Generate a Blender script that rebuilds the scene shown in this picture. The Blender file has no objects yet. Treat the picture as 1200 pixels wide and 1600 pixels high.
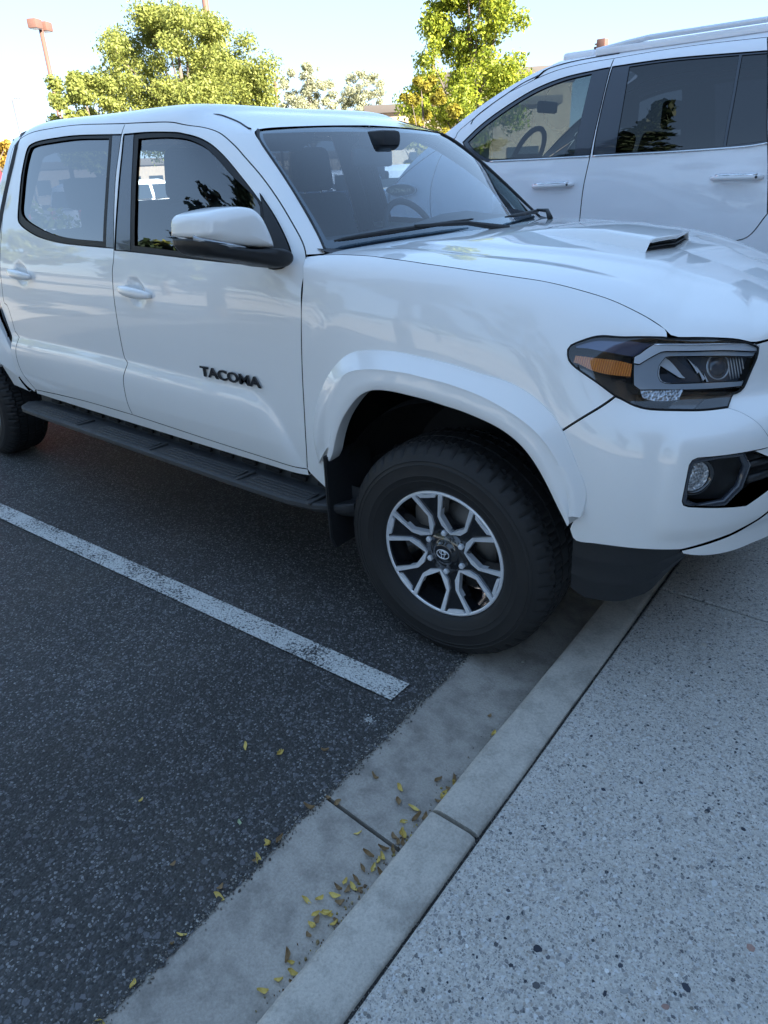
import bpy, bmesh, math, random, json
import numpy as np
from mathutils import Vector, Matrix
from mathutils.geometry import delaunay_2d_cdt
random.seed(7); rng=np.random.default_rng(7)
sc=bpy.context.scene; COL=sc.collection
R=math.radians
# ---------------------------------------------------------------- camera
cam=bpy.data.cameras.new('camera'); camo=bpy.data.objects.new('camera',cam); COL.objects.link(camo)
cam.sensor_fit='VERTICAL'; cam.sensor_height=24.0; cam.lens=1085.61/1600*24.0; cam.clip_start=.05; cam.clip_end=1500
_r,_u,_f=((0.772934, 0.633102, -0.041894), (-0.248047, 0.362286, 0.898455), (-0.583991, 0.684054, -0.437062))
m=Matrix(((_r[0],_u[0],-_f[0],1.1656),(_r[1],_u[1],-_f[1],-2.5506),(_r[2],_u[2],-_f[2],1.5269),(0,0,0,1)))
camo.matrix_world=m; sc.camera=camo
# ---------------------------------------------------------------- daylight
SUN_AZ=R(-8); SUN_EL=R(25)       # azimuth measured from +x towards +y
w=bpy.data.worlds.new('World'); sc.world=w; w.use_nodes=True
nt=w.node_tree; nt.nodes.clear()
sky=nt.nodes.new('ShaderNodeTexSky'); sky.sky_type='NISHITA'; sky.sun_disc=False
sky.sun_elevation=SUN_EL; sky.sun_rotation=math.pi/2-SUN_AZ; sky.altitude=1600; sky.air_density=1.0; sky.dust_density=.15; sky.ozone_density=2.0
bg=nt.nodes.new('ShaderNodeBackground'); bg.inputs['Strength'].default_value=.15
wo=nt.nodes.new('ShaderNodeOutputWorld'); gam=nt.nodes.new('ShaderNodeGamma'); gam.inputs[1].default_value=.36       # even, hazeless high-desert sky: softer contrast from horizon to zenith
tin=nt.nodes.new('ShaderNodeMix'); tin.data_type='RGBA'; tin.blend_type='MULTIPLY'; tin.inputs[0].default_value=1; tin.inputs[7].default_value=(.785,.87,.99,1)
nt.links.new(sky.outputs[0],gam.inputs[0]); nt.links.new(gam.outputs[0],tin.inputs[6]); hs=nt.nodes.new('ShaderNodeHueSaturation'); hs.inputs['Saturation'].default_value=1.25; nt.links.new(tin.outputs[2],hs.inputs['Color']); nt.links.new(hs.outputs[0],bg.inputs[0]); nt.links.new(bg.outputs[0],wo.inputs[0])
sl=bpy.data.lights.new('sun','SUN'); sl.energy=5.0; sl.angle=R(.5); sl.color=(1,.95,.86)
so=bpy.data.objects.new('sun',sl); COL.objects.link(so)
sd=Vector((math.cos(SUN_EL)*math.cos(SUN_AZ),math.cos(SUN_EL)*math.sin(SUN_AZ),math.sin(SUN_EL)))
so.rotation_euler=sd.to_track_quat('Z','Y').to_euler(); so.location=(20,-4,20)
sc.view_settings.view_transform='Standard'; sc.view_settings.look='None'; sc.view_settings.gamma=1
sc.view_settings.use_curve_mapping=False; sc.view_settings.exposure=2.65

# ---------------------------------------------------------------- materials
def newmat(name):
    m=bpy.data.materials.new(name); m.use_nodes=True; return m,m.node_tree,m.node_tree.nodes['Principled BSDF']
def sv(b,**k):
    for a,v in k.items():
        a={'rough':'Roughness','metal':'Metallic','coat':'Coat Weight','coatr':'Coat Roughness','spec':'Specular IOR Level','ior':'IOR','trans':'Transmission Weight','alpha':'Alpha','sheen':'Sheen Weight','sub':'Subsurface Weight'}[a]
        b.inputs[a].default_value=v
def N(nt,t,**k):
    n=nt.nodes.new(t)
    for a,v in k.items(): setattr(n,a,v)
    return n
def tc(nt): return N(nt,'ShaderNodeTexCoord').outputs['Object']
def noise(nt,vec,scale,detail=2,rough=.5):
    n=N(nt,'ShaderNodeTexNoise'); n.inputs['Scale'].default_value=scale; n.inputs['Detail'].default_value=detail; n.inputs['Roughness'].default_value=rough
    nt.links.new(vec,n.inputs['Vector']); return n
def vor(nt,vec,scale,feature='F1'):
    n=N(nt,'ShaderNodeTexVoronoi',feature=feature); n.inputs['Scale'].default_value=scale; nt.links.new(vec,n.inputs['Vector']); return n
def ramp(nt,fac,stops,interp='LINEAR'):
    r=N(nt,'ShaderNodeValToRGB'); cr=r.color_ramp; cr.interpolation=interp
    while len(cr.elements)<len(stops): cr.elements.new(.5)
    for e,(p,c) in zip(cr.elements,stops):
        e.position=p; e.color=(c,c,c,1) if not isinstance(c,tuple) else (*c,1)
    nt.links.new(fac,r.inputs[0]); return r
def mixc(nt,fac,a,b,blend='MIX'):
    n=N(nt,'ShaderNodeMix',data_type='RGBA',blend_type=blend)
    for i,x in ((0,fac),(6,a),(7,b)):
        if isinstance(x,(int,float)): n.inputs[i].default_value=x
        elif isinstance(x,tuple): n.inputs[i].default_value=(*x,1)
        else: nt.links.new(x,n.inputs[i])
    return n.outputs[2]
def bump(nt,b,h,dist=.001,st=1.0):
    n=N(nt,'ShaderNodeBump'); n.inputs['Distance'].default_value=dist; n.inputs['Strength'].default_value=st
    nt.links.new(h,n.inputs['Height']); nt.links.new(n.outputs[0],b.inputs['Normal'])
def simple(name,col,rough=.5,metal=0,coat=0,nz=0,nscale=40,bmp=0,bscale=300,**k):
    m,nt,b=newmat(name); b.inputs['Base Color'].default_value=(*col,1); sv(b,rough=rough,metal=metal,coat=coat,**k)
    v=tc(nt)
    if nz:
        n=noise(nt,v,nscale,4,.6); c=mixc(nt,n.outputs['Fac'],tuple(x*(1-nz) for x in col),tuple(min(1,x*(1+nz)) for x in col))
        nt.links.new(c,b.inputs['Base Color'])
        r=ramp(nt,n.outputs['Fac'],[(.3,max(0,rough-.12)),(.75,min(1,rough+.12))]); nt.links.new(r.outputs[0],b.inputs['Roughness'])
    if bmp: bump(nt,b,noise(nt,v,bscale,2).outputs['Fac'],bmp)
    return m
M={}
def paint(name,col):
    m,nt,b=newmat(name); v=tc(nt); sv(b,rough=.35,coat=1.0,coatr=.025,spec=.5)
    # road film: thicker low on the body, with fine spatter
    n=noise(nt,v,3.0,5,.65); s=noise(nt,v,420,2,.5)
    sp=ramp(nt,s.outputs['Fac'],[(.70,0),(.76,1)]); pos=N(nt,'ShaderNodeSeparateXYZ'); nt.links.new(v,pos.inputs[0])
    lo=N(nt,'ShaderNodeMapRange'); lo.inputs[1].default_value=1.05; lo.inputs[2].default_value=.45; lo.inputs[3].default_value=.05; lo.inputs[4].default_value=.5; nt.links.new(pos.outputs[2],lo.inputs[0])
    mu=N(nt,'ShaderNodeMath',operation='MULTIPLY'); nt.links.new(sp.outputs[0],mu.inputs[0]); nt.links.new(lo.outputs[0],mu.inputs[1])
    mu2=N(nt,'ShaderNodeMath',operation='MULTIPLY'); nt.links.new(n.outputs['Fac'],mu2.inputs[0]); nt.links.new(lo.outputs[0],mu2.inputs[1])
    c=mixc(nt,mu.outputs[0],col,(.42,.40,.36)); m3=N(nt,'ShaderNodeMath',operation='MULTIPLY'); nt.links.new(mu2.outputs[0],m3.inputs[0]); m3.inputs[1].default_value=.30
    c=mixc(nt,m3.outputs[0],c,(.55,.53,.49)); nt.links.new(c,b.inputs['Base Color'])
    r=N(nt,'ShaderNodeMapRange'); r.inputs[3].default_value=.012; r.inputs[4].default_value=.045; nt.links.new(mu2.outputs[0],r.inputs[0]); nt.links.new(r.outputs[0],b.inputs['Coat Roughness'])
    return m
M['white']=paint('white_paint',(.92,.915,.90))
M['pearl']=paint('pearl_white_paint',(.88,.88,.91))
M['red']=paint('red_paint',(.38,.02,.025))
M['black']=simple('black_plastic',(.018,.019,.021),.5,nz=.2,nscale=60,bmp=.0002,bscale=900)
M['trim']=simple('satin_black_trim',(.030,.036,.050),.22,coat=.8)
M['rubber']=simple('seal_rubber',(.012,.012,.013),.55)
M['dark']=simple('dark_underbody',(.010,.010,.011),.8,nz=.4)
M['liner']=simple('wheel_well_liner',(.014,.014,.015),.7,nz=.5,nscale=12,bmp=.001,bscale=60)
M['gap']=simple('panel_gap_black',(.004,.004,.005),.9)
M['chrome']=simple('chrome',(.75,.76,.78),.12,1)
M['lamp_chrome']=simple('satin_lamp_chrome',(.80,.82,.86),.35,.35,coat=1)
M['silver']=simple('machined_alloy',(.84,.86,.90),.36,.45)
M['gloss_black']=simple('gloss_black_alloy',(.012,.013,.016),.14,coat=1,nz=.2,nscale=30)
M['iron']=simple('brake_iron',(.16,.15,.14),.55,.7,nz=.4,nscale=50)
M['seat']=simple('seat_fabric',(.13,.135,.145),.85,nz=.25,nscale=160,bmp=.0006,bscale=700)
M['seat_light']=simple('light_seat_leather',(.45,.43,.40),.5,nz=.1)
M['dash']=simple('dashboard_plastic',(.035,.036,.040),.6,bmp=.0003,bscale=900)
M['screen']=simple('gauge_glass',(.02,.02,.03),.1)
M['step_top']=simple('step_tread_plastic',(.035,.036,.038),.6,nz=.35,nscale=25,bmp=.0008,bscale=400)
M['lamp_dark']=simple('lamp_housing_dark',(.012,.013,.018),.16,coat=.8)
M['lamp_mid']=simple('lamp_smoked_core',(.055,.065,.085),.12,coat=.8)
M['lamp_grey']=simple('smoked_light_guide',(.46,.50,.55),.20,.3,coat=1)
M['blue_lens']=simple('blue_tinted_reflector',(.045,.06,.13),.15,.4,coat=1)
M['reflector']=simple('lamp_reflector',(.8,.8,.82),.08,1)
M['white_text']=simple('pale_lettering',(.6,.6,.62),.4)
def amberm():
    m,nt,b=newmat('amber_reflector'); v=tc(nt); wv=N(nt,'ShaderNodeTexWave',wave_type='BANDS',bands_direction='X'); wv.inputs['Scale'].default_value=60; nt.links.new(v,wv.inputs[0])
    c=mixc(nt,wv.outputs['Fac'],(.62,.14,.012),(.85,.28,.03)); nt.links.new(c,b.inputs['Base Color']); sv(b,rough=.2,coat=1); bump(nt,b,wv.outputs['Fac'],.002); return m
M['amber']=amberm()
def glassm(name,tint,refl_min=.04,ior=1.5,rough=0.0):
    m=bpy.data.materials.new(name); m.use_nodes=True; nt=m.node_tree; nt.nodes.clear()
    t=N(nt,'ShaderNodeBsdfTransparent'); t.inputs[0].default_value=(*tint,1)
    g=N(nt,'ShaderNodeBsdfGlossy'); g.inputs['Roughness'].default_value=rough; g.inputs[0].default_value=(1,1,1,1)
    lw=N(nt,'ShaderNodeLayerWeight'); lw.inputs[0].default_value=.5; pw=N(nt,'ShaderNodeMath',operation='POWER'); nt.links.new(lw.outputs['Facing'],pw.inputs[0]); pw.inputs[1].default_value=4.2
    f=pw; refl_min=max(refl_min,((ior-1)/(ior+1))**2*1.9)
    mr=N(nt,'ShaderNodeMapRange'); mr.inputs[3].default_value=refl_min; mr.inputs[4].default_value=1.0; nt.links.new(f.outputs[0],mr.inputs[0])
    # faint orange peel of tempered glass
    nz=noise(nt,tc(nt),2.5,1); bp=N(nt,'ShaderNodeBump'); bp.inputs['Distance'].default_value=.003; bp.inputs['Strength'].default_value=.5; nt.links.new(nz.outputs['Fac'],bp.inputs['Height']); nt.links.new(bp.outputs[0],g.inputs['Normal'])
    mx=N(nt,'ShaderNodeMixShader'); o=N(nt,'ShaderNodeOutputMaterial')
    nt.links.new(mr.outputs[0],mx.inputs[0]); nt.links.new(t.outputs[0],mx.inputs[1]); nt.links.new(g.outputs[0],mx.inputs[2]); nt.links.new(mx.outputs[0],o.inputs[0]); return m
M['windshield']=glassm('windshield_glass',(.72,.85,.92),.10,1.5)
M['side_glass']=glassm('side_window_glass',(.36,.43,.50),.13,1.55)
M['privacy']=glassm('privacy_glass',(.035,.045,.065),.17,1.55)
M['suv_clear']=glassm('suv_front_glass',(.30,.36,.38),.07,1.5)
M['suv_tint']=glassm('suv_tinted_glass',(.05,.055,.07),.05,1.5)
M['lens']=glassm('lamp_lens',(.90,.93,.96),.03,1.45)
def crystal():
    m,nt,b=newmat('faceted_lamp_crystal'); v=tc(nt); vo=vor(nt,v,130); sv(b,rough=.08,metal=.6,coat=1)
    c=mixc(nt,vo.outputs['Distance'],(.15,.16,.18),(.85,.87,.9)); nt.links.new(c,b.inputs['Base Color']); bump(nt,b,vo.outputs['Distance'],.004); return m
M['crystal']=crystal()
def asphalt():
    m,nt,b=newmat('asphalt'); v=tc(nt); sv(b,rough=.72,spec=.35)
    big=noise(nt,v,.7,5,.6); fine=noise(nt,v,55,3,.6)
    v1=vor(nt,v,150); v2=vor(nt,v,75); sep=N(nt,'ShaderNodeSeparateColor'); nt.links.new(v1.outputs['Color'],sep.inputs[0])
    sep2=N(nt,'ShaderNodeSeparateColor'); nt.links.new(v2.outputs['Color'],sep2.inputs[0])
    c=mixc(nt,fine.outputs['Fac'],(.036,.036,.035),(.082,.079,.075))
    st=ramp(nt,sep.outputs[0],[(0,.035),(.5,.06),(.75,.105),(.9,.19),(1,.34)])
    v1e=vor(nt,v,150,'DISTANCE_TO_EDGE'); edge=ramp(nt,v1e.outputs['Distance'],[(.05,0),(.13,1)])
    c=mixc(nt,edge.outputs[0],c,st.outputs[0])
    pick=N(nt,'ShaderNodeMath',operation='GREATER_THAN'); nt.links.new(sep2.outputs[1],pick.inputs[0]); pick.inputs[1].default_value=.88
    v2e=vor(nt,v,75,'DISTANCE_TO_EDGE'); e2=ramp(nt,v2e.outputs['Distance'],[(.05,0),(.14,1)]); mm=N(nt,'ShaderNodeMath',operation='MULTIPLY'); nt.links.new(pick.outputs[0],mm.inputs[0]); nt.links.new(e2.outputs[0],mm.inputs[1])
    c=mixc(nt,mm.outputs[0],c,(.15,.15,.16))
    du=noise(nt,v,1.7,5,.6); dr=ramp(nt,du.outputs['Fac'],[(.52,0),(.72,.32)]); c=mixc(nt,dr.outputs[0],c,(.11,.095,.075)); bl=ramp(nt,big.outputs['Fac'],[(.3,.66),(.75,1.2)]); c=mixc(nt,1.0,c,bl.outputs[0],'MULTIPLY'); nt.links.new(c,b.inputs['Base Color'])
    h=mixc(nt,.6,v1.outputs['Distance'],fine.outputs['Fac']); inv=N(nt,'ShaderNodeMath',operation='MULTIPLY'); nt.links.new(h,inv.inputs[0]); inv.inputs[1].default_value=-1
    bump(nt,b,inv.outputs[0],.007,1.0); return m
M['asphalt']=asphalt()
def concrete(name,a,bc,speck=.2,agg=False,stain=.25):
    m,nt,b=newmat(name); v=tc(nt); sv(b,rough=.85,spec=.25)
    n1=noise(nt,v,2.2,6,.6); n2=noise(nt,v,160,3,.7); n3=noise(nt,v,13,4,.6)
    c=mixc(nt,n1.outputs['Fac'],a,bc)
    r2=ramp(nt,n2.outputs['Fac'],[(.25,1-speck),(.5,1.0),(.78,1+speck)]); c=mixc(nt,1.0,c,r2.outputs[0],'MULTIPLY')
    r3=ramp(nt,n3.outputs['Fac'],[(.35,1-stain),(.55,1.0)]); c=mixc(nt,1.0,c,r3.outputs[0],'MULTIPLY')
    h=n2.outputs['Fac']
    if agg:
        for sc_,th,lo,hi in ((240,.45,.10,.62),(120,.72,.08,.70)):
            vo=vor(nt,v,sc_); s=N(nt,'ShaderNodeSeparateColor'); nt.links.new(vo.outputs['Color'],s.inputs[0])
            pk=N(nt,'ShaderNodeMath',operation='GREATER_THAN'); nt.links.new(s.outputs[0],pk.inputs[0]); pk.inputs[1].default_value=th
            ve=vor(nt,v,sc_,'DISTANCE_TO_EDGE'); e=ramp(nt,ve.outputs['Distance'],[(.06,0),(.14,1)]); mm=N(nt,'ShaderNodeMath',operation='MULTIPLY'); nt.links.new(pk.outputs[0],mm.inputs[0]); nt.links.new(e.outputs[0],mm.inputs[1])
            m2=N(nt,'ShaderNodeMath',operation='MULTIPLY'); nt.links.new(mm.outputs[0],m2.inputs[0]); m2.inputs[1].default_value=.72
            cc=ramp(nt,s.outputs[1],[(0,(.05,.055,.065)),(.15,(.14,.14,.15)),(.4,(.30,.29,.28)),(.62,(.36,.31,.26)),(.8,(.50,.50,.50)),(1,(.68,.68,.67))]); c=mixc(nt,m2.outputs[0],c,cc.outputs[0])
    nt.links.new(c,b.inputs['Base Color']); bump(nt,b,h,.0022,.9); return m
M['pavement']=concrete('exposed_aggregate_concrete',(.47,.445,.40),(.58,.55,.50),.34,True,.08)
M['kerb']=concrete('kerb_concrete',(.45,.415,.36),(.57,.525,.46),.22)
M['gutter']=concrete('gutter_concrete',(.31,.285,.255),(.50,.455,.395),.2,False,.30)
M['lot']=concrete('bounce_lot_concrete',(.34,.31,.27),(.42,.39,.34),.15)  # pale warm tone for the added ground that bounces sunlight
M['joint']=concrete('joint_grit',(.03,.03,.03),(.07,.065,.06),.5)
M['dirt']=concrete('gritty_dirt',(.06,.055,.05),(.12,.11,.095),.5)
def linepaint():
    m,nt,b=newmat('worn_line_paint'); v=tc(nt); sv(b,rough=.7)
    vo=vor(nt,v,120); n=noise(nt,v,100,5,.8); n2=noise(nt,v,7,3)
    ad=N(nt,'ShaderNodeMath',operation='ADD'); nt.links.new(n.outputs['Fac'],ad.inputs[0]); s2=N(nt,'ShaderNodeMath',operation='MULTIPLY'); nt.links.new(n2.outputs['Fac'],s2.inputs[0]); s2.inputs[1].default_value=.35; nt.links.new(s2.outputs[0],ad.inputs[1])
    r=ramp(nt,ad.outputs[0],[(.60,0),(.66,1)]); c=mixc(nt,r.outputs[0],(.05,.052,.056),(.66,.66,.63)); nt.links.new(c,b.inputs['Base Color']); bump(nt,b,vo.outputs['Distance'],.004); return m
M['line']=linepaint()
def tyrem():
    m,nt,b=newmat('tyre_rubber'); v=tc(nt); n=noise(nt,v,9,5,.6); c=mixc(nt,n.outputs['Fac'],(.012,.012,.013),(.026,.025,.025)); nt.links.new(c,b.inputs['Base Color']); sv(b,rough=.62,spec=.4); bump(nt,b,noise(nt,v,500,2).outputs['Fac'],.0003); return m
M['tyre']=tyrem()
def leafm(name,a,b_,c_,tr=.35):
    m=bpy.data.materials.new(name); m.use_nodes=True; nt=m.node_tree; b=nt.nodes['Principled BSDF']; sv(b,rough=.55,spec=.3)
    g=N(nt,'ShaderNodeNewGeometry'); r=ramp(nt,g.outputs['Random Per Island'],[(0,a),(.55,b_),(1,c_)]); nt.links.new(r.outputs[0],b.inputs['Base Color'])
    t=N(nt,'ShaderNodeBsdfTranslucent'); nt.links.new(r.outputs[0],t.inputs[0]); mx=N(nt,'ShaderNodeMixShader'); mx.inputs[0].default_value=tr
    nt.links.new(b.outputs[0],mx.inputs[1]); nt.links.new(t.outputs[0],mx.inputs[2]); nt.links.new(mx.outputs[0],nt.nodes['Material Output'].inputs[0]); return m
M['leaf_green']=leafm('locust_leaves',(.13,.155,.035),(.25,.275,.06),(.38,.38,.10),.5)
M['leaf_pale']=leafm('pale_leaves',(.26,.27,.15),(.38,.38,.24),(.52,.50,.34),.5)
M['leaf_lime']=leafm('lime_leaves',(.12,.16,.02),(.27,.32,.03),(.42,.42,.05),.5)
M['leaf_yellow']=leafm('yellow_leaves',(.14,.13,.02),(.30,.26,.03),(.40,.32,.04),.45)
M['leaf_orange']=leafm('orange_leaves',(.2,.12,.02),(.32,.2,.03),(.4,.26,.05),.4)
M['needle']=leafm('pine_needles',(.015,.03,.015),(.03,.05,.02),(.05,.07,.03),.1)
M['bark']=simple('bark',(.11,.085,.065),.9,nz=.4,nscale=20,bmp=.01,bscale=30)
M['pole_brown']=simple('brown_painted_steel',(.15,.075,.055),.5,nz=.1)
M['pole_dark']=simple('dark_steel_pole',(.10,.10,.11),.5)
M['leaf_fallen']=simple('fallen_leaf_yellow',(.66,.50,.14),.7,nz=.3,nscale=120)
M['leaf_brown']=simple('fallen_leaf_brown',(.30,.20,.10),.8,nz=.4,nscale=120)
M['leaf_lightgreen']=simple('fallen_leaf_pale',(.40,.48,.30),.7,nz=.2,nscale=120)
M['stone']=None
def stonem():
    m,nt,b=newmat('pebble'); a=N(nt,'ShaderNodeAttribute',attribute_name='tone'); n=noise(nt,tc(nt),300,2)
    c=mixc(nt,.35,a.outputs['Color'],mixc(nt,1.0,a.outputs['Color'],n.outputs['Fac'],'MULTIPLY')); nt.links.new(c,b.inputs['Base Color']); sv(b,rough=.7); return m
M['stone']=stonem()
def brick(name,c1,c2,mort,sc_=1.0):
    m,nt,b=newmat(name); v=tc(nt); mp=N(nt,'ShaderNodeMapping'); mp.inputs['Rotation'].default_value=(R(90),0,R(90)); nt.links.new(v,mp.inputs[0])
    bt=N(nt,'ShaderNodeTexBrick'); nt.links.new(mp.outputs[0],bt.inputs[0]); bt.inputs['Scale'].default_value=2.4*sc_
    for i,c in ((1,c1),(2,c2),(3,mort)): bt.inputs[i].default_value=(*c,1)
    nt.links.new(bt.outputs['Color'],b.inputs['Base Color']); sv(b,rough=.85); return m
M['tanwall']=brick('tan_block_wall',(.34,.25,.17),(.28,.20,.14),(.30,.28,.25))
M['stucco']=simple('tan_stucco',(.42,.33,.24),.9,nz=.1,nscale=4)
M['roof_dark']=simple('dark_parapet',(.09,.075,.065),.8,nz=.2)
M['bglass']=simple('shop_glass',(.03,.04,.05),.05)
# ---------------------------------------------------------------- object helpers
def tag(o,label=None,cat=None,group=None,kind=None):
    if label: o['label']=label
    if cat: o['category']=cat
    if group: o['group']=group
    if kind: o['kind']=kind
    return o
def empty(name,loc=(0,0,0),rz=0,**k):
    o=bpy.data.objects.new(name,None); COL.objects.link(o); o.location=loc; o.rotation_euler=(0,0,rz); o.empty_display_size=.2; return tag(o,**k)
def mesh(name,V,F,mat,parent=None,smooth=True,normals=None,**k):
    me=bpy.data.meshes.new(name); me.from_pydata([tuple(map(float,v)) for v in V],[],[tuple(map(int,f)) for f in F])
    me.materials.append(mat)
    if smooth: me.polygons.foreach_set('use_smooth',[True]*len(me.polygons))
    if normals is not None: me.normals_split_custom_set_from_vertices([tuple(map(float,n)) for n in normals])
    me.update()
    o=bpy.data.objects.new(name,me); COL.objects.link(o)
    if parent: o.parent=parent
    return tag(o,**k)
def inst(o,parent,loc=(0,0,0),rot=(0,0,0),scale=(1,1,1)):
    c=o.copy(); COL.objects.link(c); c.parent=parent; c.location=loc; c.rotation_euler=rot; c.scale=scale; return c
def bmobj(name,bm,mat,parent=None,smooth=False,auto=None,**k):
    me=bpy.data.meshes.new(name); bm.normal_update(); bm.to_mesh(me); bm.free(); me.materials.append(mat)
    if smooth or auto: me.polygons.foreach_set('use_smooth',[True]*len(me.polygons))
    if auto: me.set_sharp_from_angle(angle=R(auto))
    o=bpy.data.objects.new(name,me); COL.objects.link(o)
    if parent: o.parent=parent
    return tag(o,**k)
def bxbm(cx,cy,cz,sx,sy,sz,bev=0,seg=2,bm=None,rot=None,taper=None):
    b2=bmesh.new(); bmesh.ops.create_cube(b2,size=1)
    for v in b2.verts:
        v.co=Vector((v.co.x*sx,v.co.y*sy,v.co.z*sz))
        if taper and v.co.z>0: v.co.x*=taper[0]; v.co.y*=taper[1]
    if bev: bmesh.ops.bevel(b2,geom=b2.edges[:]+b2.verts[:],offset=bev,segments=seg,affect='EDGES',profile=.6)
    mt=Matrix.Translation((cx,cy,cz))@(rot if rot else Matrix.Identity(4)); b2.transform(mt)
    if bm is None: return b2
    tmp=bpy.data.meshes.new('t'); b2.to_mesh(tmp); b2.free(); bm.from_mesh(tmp); bpy.data.meshes.remove(tmp); return bm
def box(name,c,s,mat,parent=None,bev=0,seg=2,rot=None,taper=None,**k):
    return bmobj(name,bxbm(*c,*s,bev,seg,None,rot,taper),mat,parent,auto=40 if bev else None,**k)
def tubevf(pts,rad,n=10,closed=False):
    pts=[Vector(p) for p in pts]; m=len(pts); V=[];F=[]
    if not hasattr(rad,'__len__'): rad=[rad]*m
    up=Vector((0,0,1)); 
    for i,p in enumerate(pts):
        a=pts[(i-1)%m] if (closed or i>0) else p; b=pts[(i+1)%m] if (closed or i<m-1) else p
        t=(b-a).normalized()
        if i==0:
            x=t.cross(up); 
            if x.length<.1: x=t.cross(Vector((1,0,0)))
            x.normalize()
        else: x=(x-t*x.dot(t)).normalized()
        y=t.cross(x)
        for k in range(n):
            a_=2*math.pi*k/n; V.append(p+(x*math.cos(a_)+y*math.sin(a_))*rad[i])
    for i in range(m if closed else m-1):
        for k in range(n):
            j=(i+1)%m; F.append((i*n+k,i*n+(k+1)%n,j*n+(k+1)%n,j*n+k))
    if not closed: F.append(tuple(range(n))[::-1]); F.append(tuple((m-1)*n+k for k in range(n)))
    return V,F
def tube(name,pts,rad,mat,parent=None,n=10,closed=False,**k):
    V,F=tubevf(pts,rad,n,closed); return mesh(name,V,F,mat,parent,**k)
def lathevf(prof,n=64,axis='y',closed=False,a0=0,a1=2*math.pi):
    """prof: (radius, along) ; axis y"""
    V=[];F=[];full=abs(a1-a0-2*math.pi)<1e-6; m=n if full else n+1
    for i in range(m):
        a=a0+(a1-a0)*i/n
        for r,h in prof: V.append((r*math.cos(a),h,r*math.sin(a)))
    L=len(prof)
    for i in range(n):
        j=(i+1)%m
        for k in range(L if closed else L-1):
            k2=(k+1)%L; F.append((i*L+k,j*L+k,j*L+k2,i*L+k2))
    return V,F
def sharp(o,ang=35):
    o.data.set_sharp_from_angle(angle=R(ang)); return o
# ---------------------------------------------------------------- curved-panel machinery

class Surf:
    """uniform cubic B-spline skin over a control grid; u and v arrays in, points out"""
    def __init__(s,G,bump=None):
        G=np.array(G,float)
        G=np.concatenate([2*G[:1]-G[1:2],G,2*G[-1:]-G[-2:-1]],0)
        G=np.concatenate([2*G[:,:1]-G[:,1:2],G,2*G[:,-1:]-G[:,-2:-1]],1)
        s.G=G; s.nu=G.shape[0]-3; s.nv=G.shape[1]-3; s.bump=bump
    @staticmethod
    def _b(t): return np.stack([(1-t)**3/6,(3*t**3-6*t*t+4)/6,(-3*t**3+3*t*t+3*t+1)/6,t**3/6],-1)
    @staticmethod
    def _d(t): return np.stack([-(1-t)**2/2,(9*t*t-12*t)/6,(-9*t*t+6*t+3)/6,t*t/2],-1)
    def raw(s,u,v):
        u=np.clip(np.atleast_1d(np.asarray(u,float)),0,s.nu); v=np.clip(np.atleast_1d(np.asarray(v,float)),0,s.nv)
        i=np.minimum(u.astype(int),s.nu-1); j=np.minimum(v.astype(int),s.nv-1); a=u-i; b=v-j
        k=np.arange(4); g=s.G[(i[:,None]+k)[:,:,None],(j[:,None]+k)[:,None,:]]
        bu,bv,du,dv=s._b(a),s._b(b),s._d(a),s._d(b)
        return np.einsum('ni,nj,nijk->nk',bu,bv,g),np.einsum('ni,nj,nijk->nk',du,bv,g),np.einsum('ni,nj,nijk->nk',bu,dv,g)
    def pt(s,u,v,off=0.):
        P,a,b=s.raw(u,v); n=np.cross(a,b); n/=np.linalg.norm(n,axis=1,keepdims=True)+1e-12
        h=(s.bump(P) if s.bump else 0)+off
        return P+n*(h[:,None] if hasattr(h,'shape') else h)
    def full(s,u,v,off=0.):
        u=np.atleast_1d(np.asarray(u,float)); v=np.atleast_1d(np.asarray(v,float)); e=.004
        P=s.pt(u,v,off); u0=np.clip(u-e,0,s.nu);u1=np.clip(u+e,0,s.nu);v0=np.clip(v-e,0,s.nv);v1=np.clip(v+e,0,s.nv)
        a=(s.pt(u1,v,off)-s.pt(u0,v,off))/(u1-u0)[:,None]; b=(s.pt(u,v1,off)-s.pt(u,v0,off))/(v1-v0)[:,None]
        n=np.cross(a,b); n/=np.linalg.norm(n,axis=1,keepdims=True)+1e-12
        return P,n,a,b
def catmull(p,closed=False):
    p=np.array(p,float)
    if len(p)<3: return lambda t:(p[0]*(1-t)+p[-1]*t)
    q=np.concatenate([2*p[:1]-p[1:2],p,2*p[-1:]-p[-2:-1]]); n=len(p)-1
    def f(t):
        x=min(max(t,0),1)*n; i=min(int(x),n-1); a=x-i; P0,P1,P2,P3=q[i:i+4]
        return .5*((2*P1)+(-P0+P2)*a+(2*P0-5*P1+4*P2-P3)*a*a+(-P0+3*P1-3*P2+P3)*a**3)
    return f
def resample(S,seg,step):
    f=catmull(seg); T=np.linspace(0,1,max(40,len(seg)*14)); q=np.array([f(t) for t in T])
    P=S.pt(q[:,0],q[:,1]); d=np.concatenate([[0],np.cumsum(np.linalg.norm(np.diff(P,axis=0),axis=1))])
    n=max(1,int(round(d[-1]/step))); t=np.interp(np.linspace(0,d[-1],n+1),d,T)
    return np.array([f(a) for a in t])
def loop(S,segs,step):
    o=[resample(S,s,step)[:-1] for s in segs]; return np.concatenate(o)
def inpoly(P,poly):
    x,y=P[:,0],P[:,1]; r=np.zeros(len(P),bool); a=poly; b=np.roll(poly,-1,0)
    for (x0,y0),(x1,y1) in zip(a,b):
        if y0==y1: continue
        c=((y0>y)!=(y1>y))&(x<(x1-x0)*(y-y0)/(y1-y0)+x0); r^=c
    return r
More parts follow.
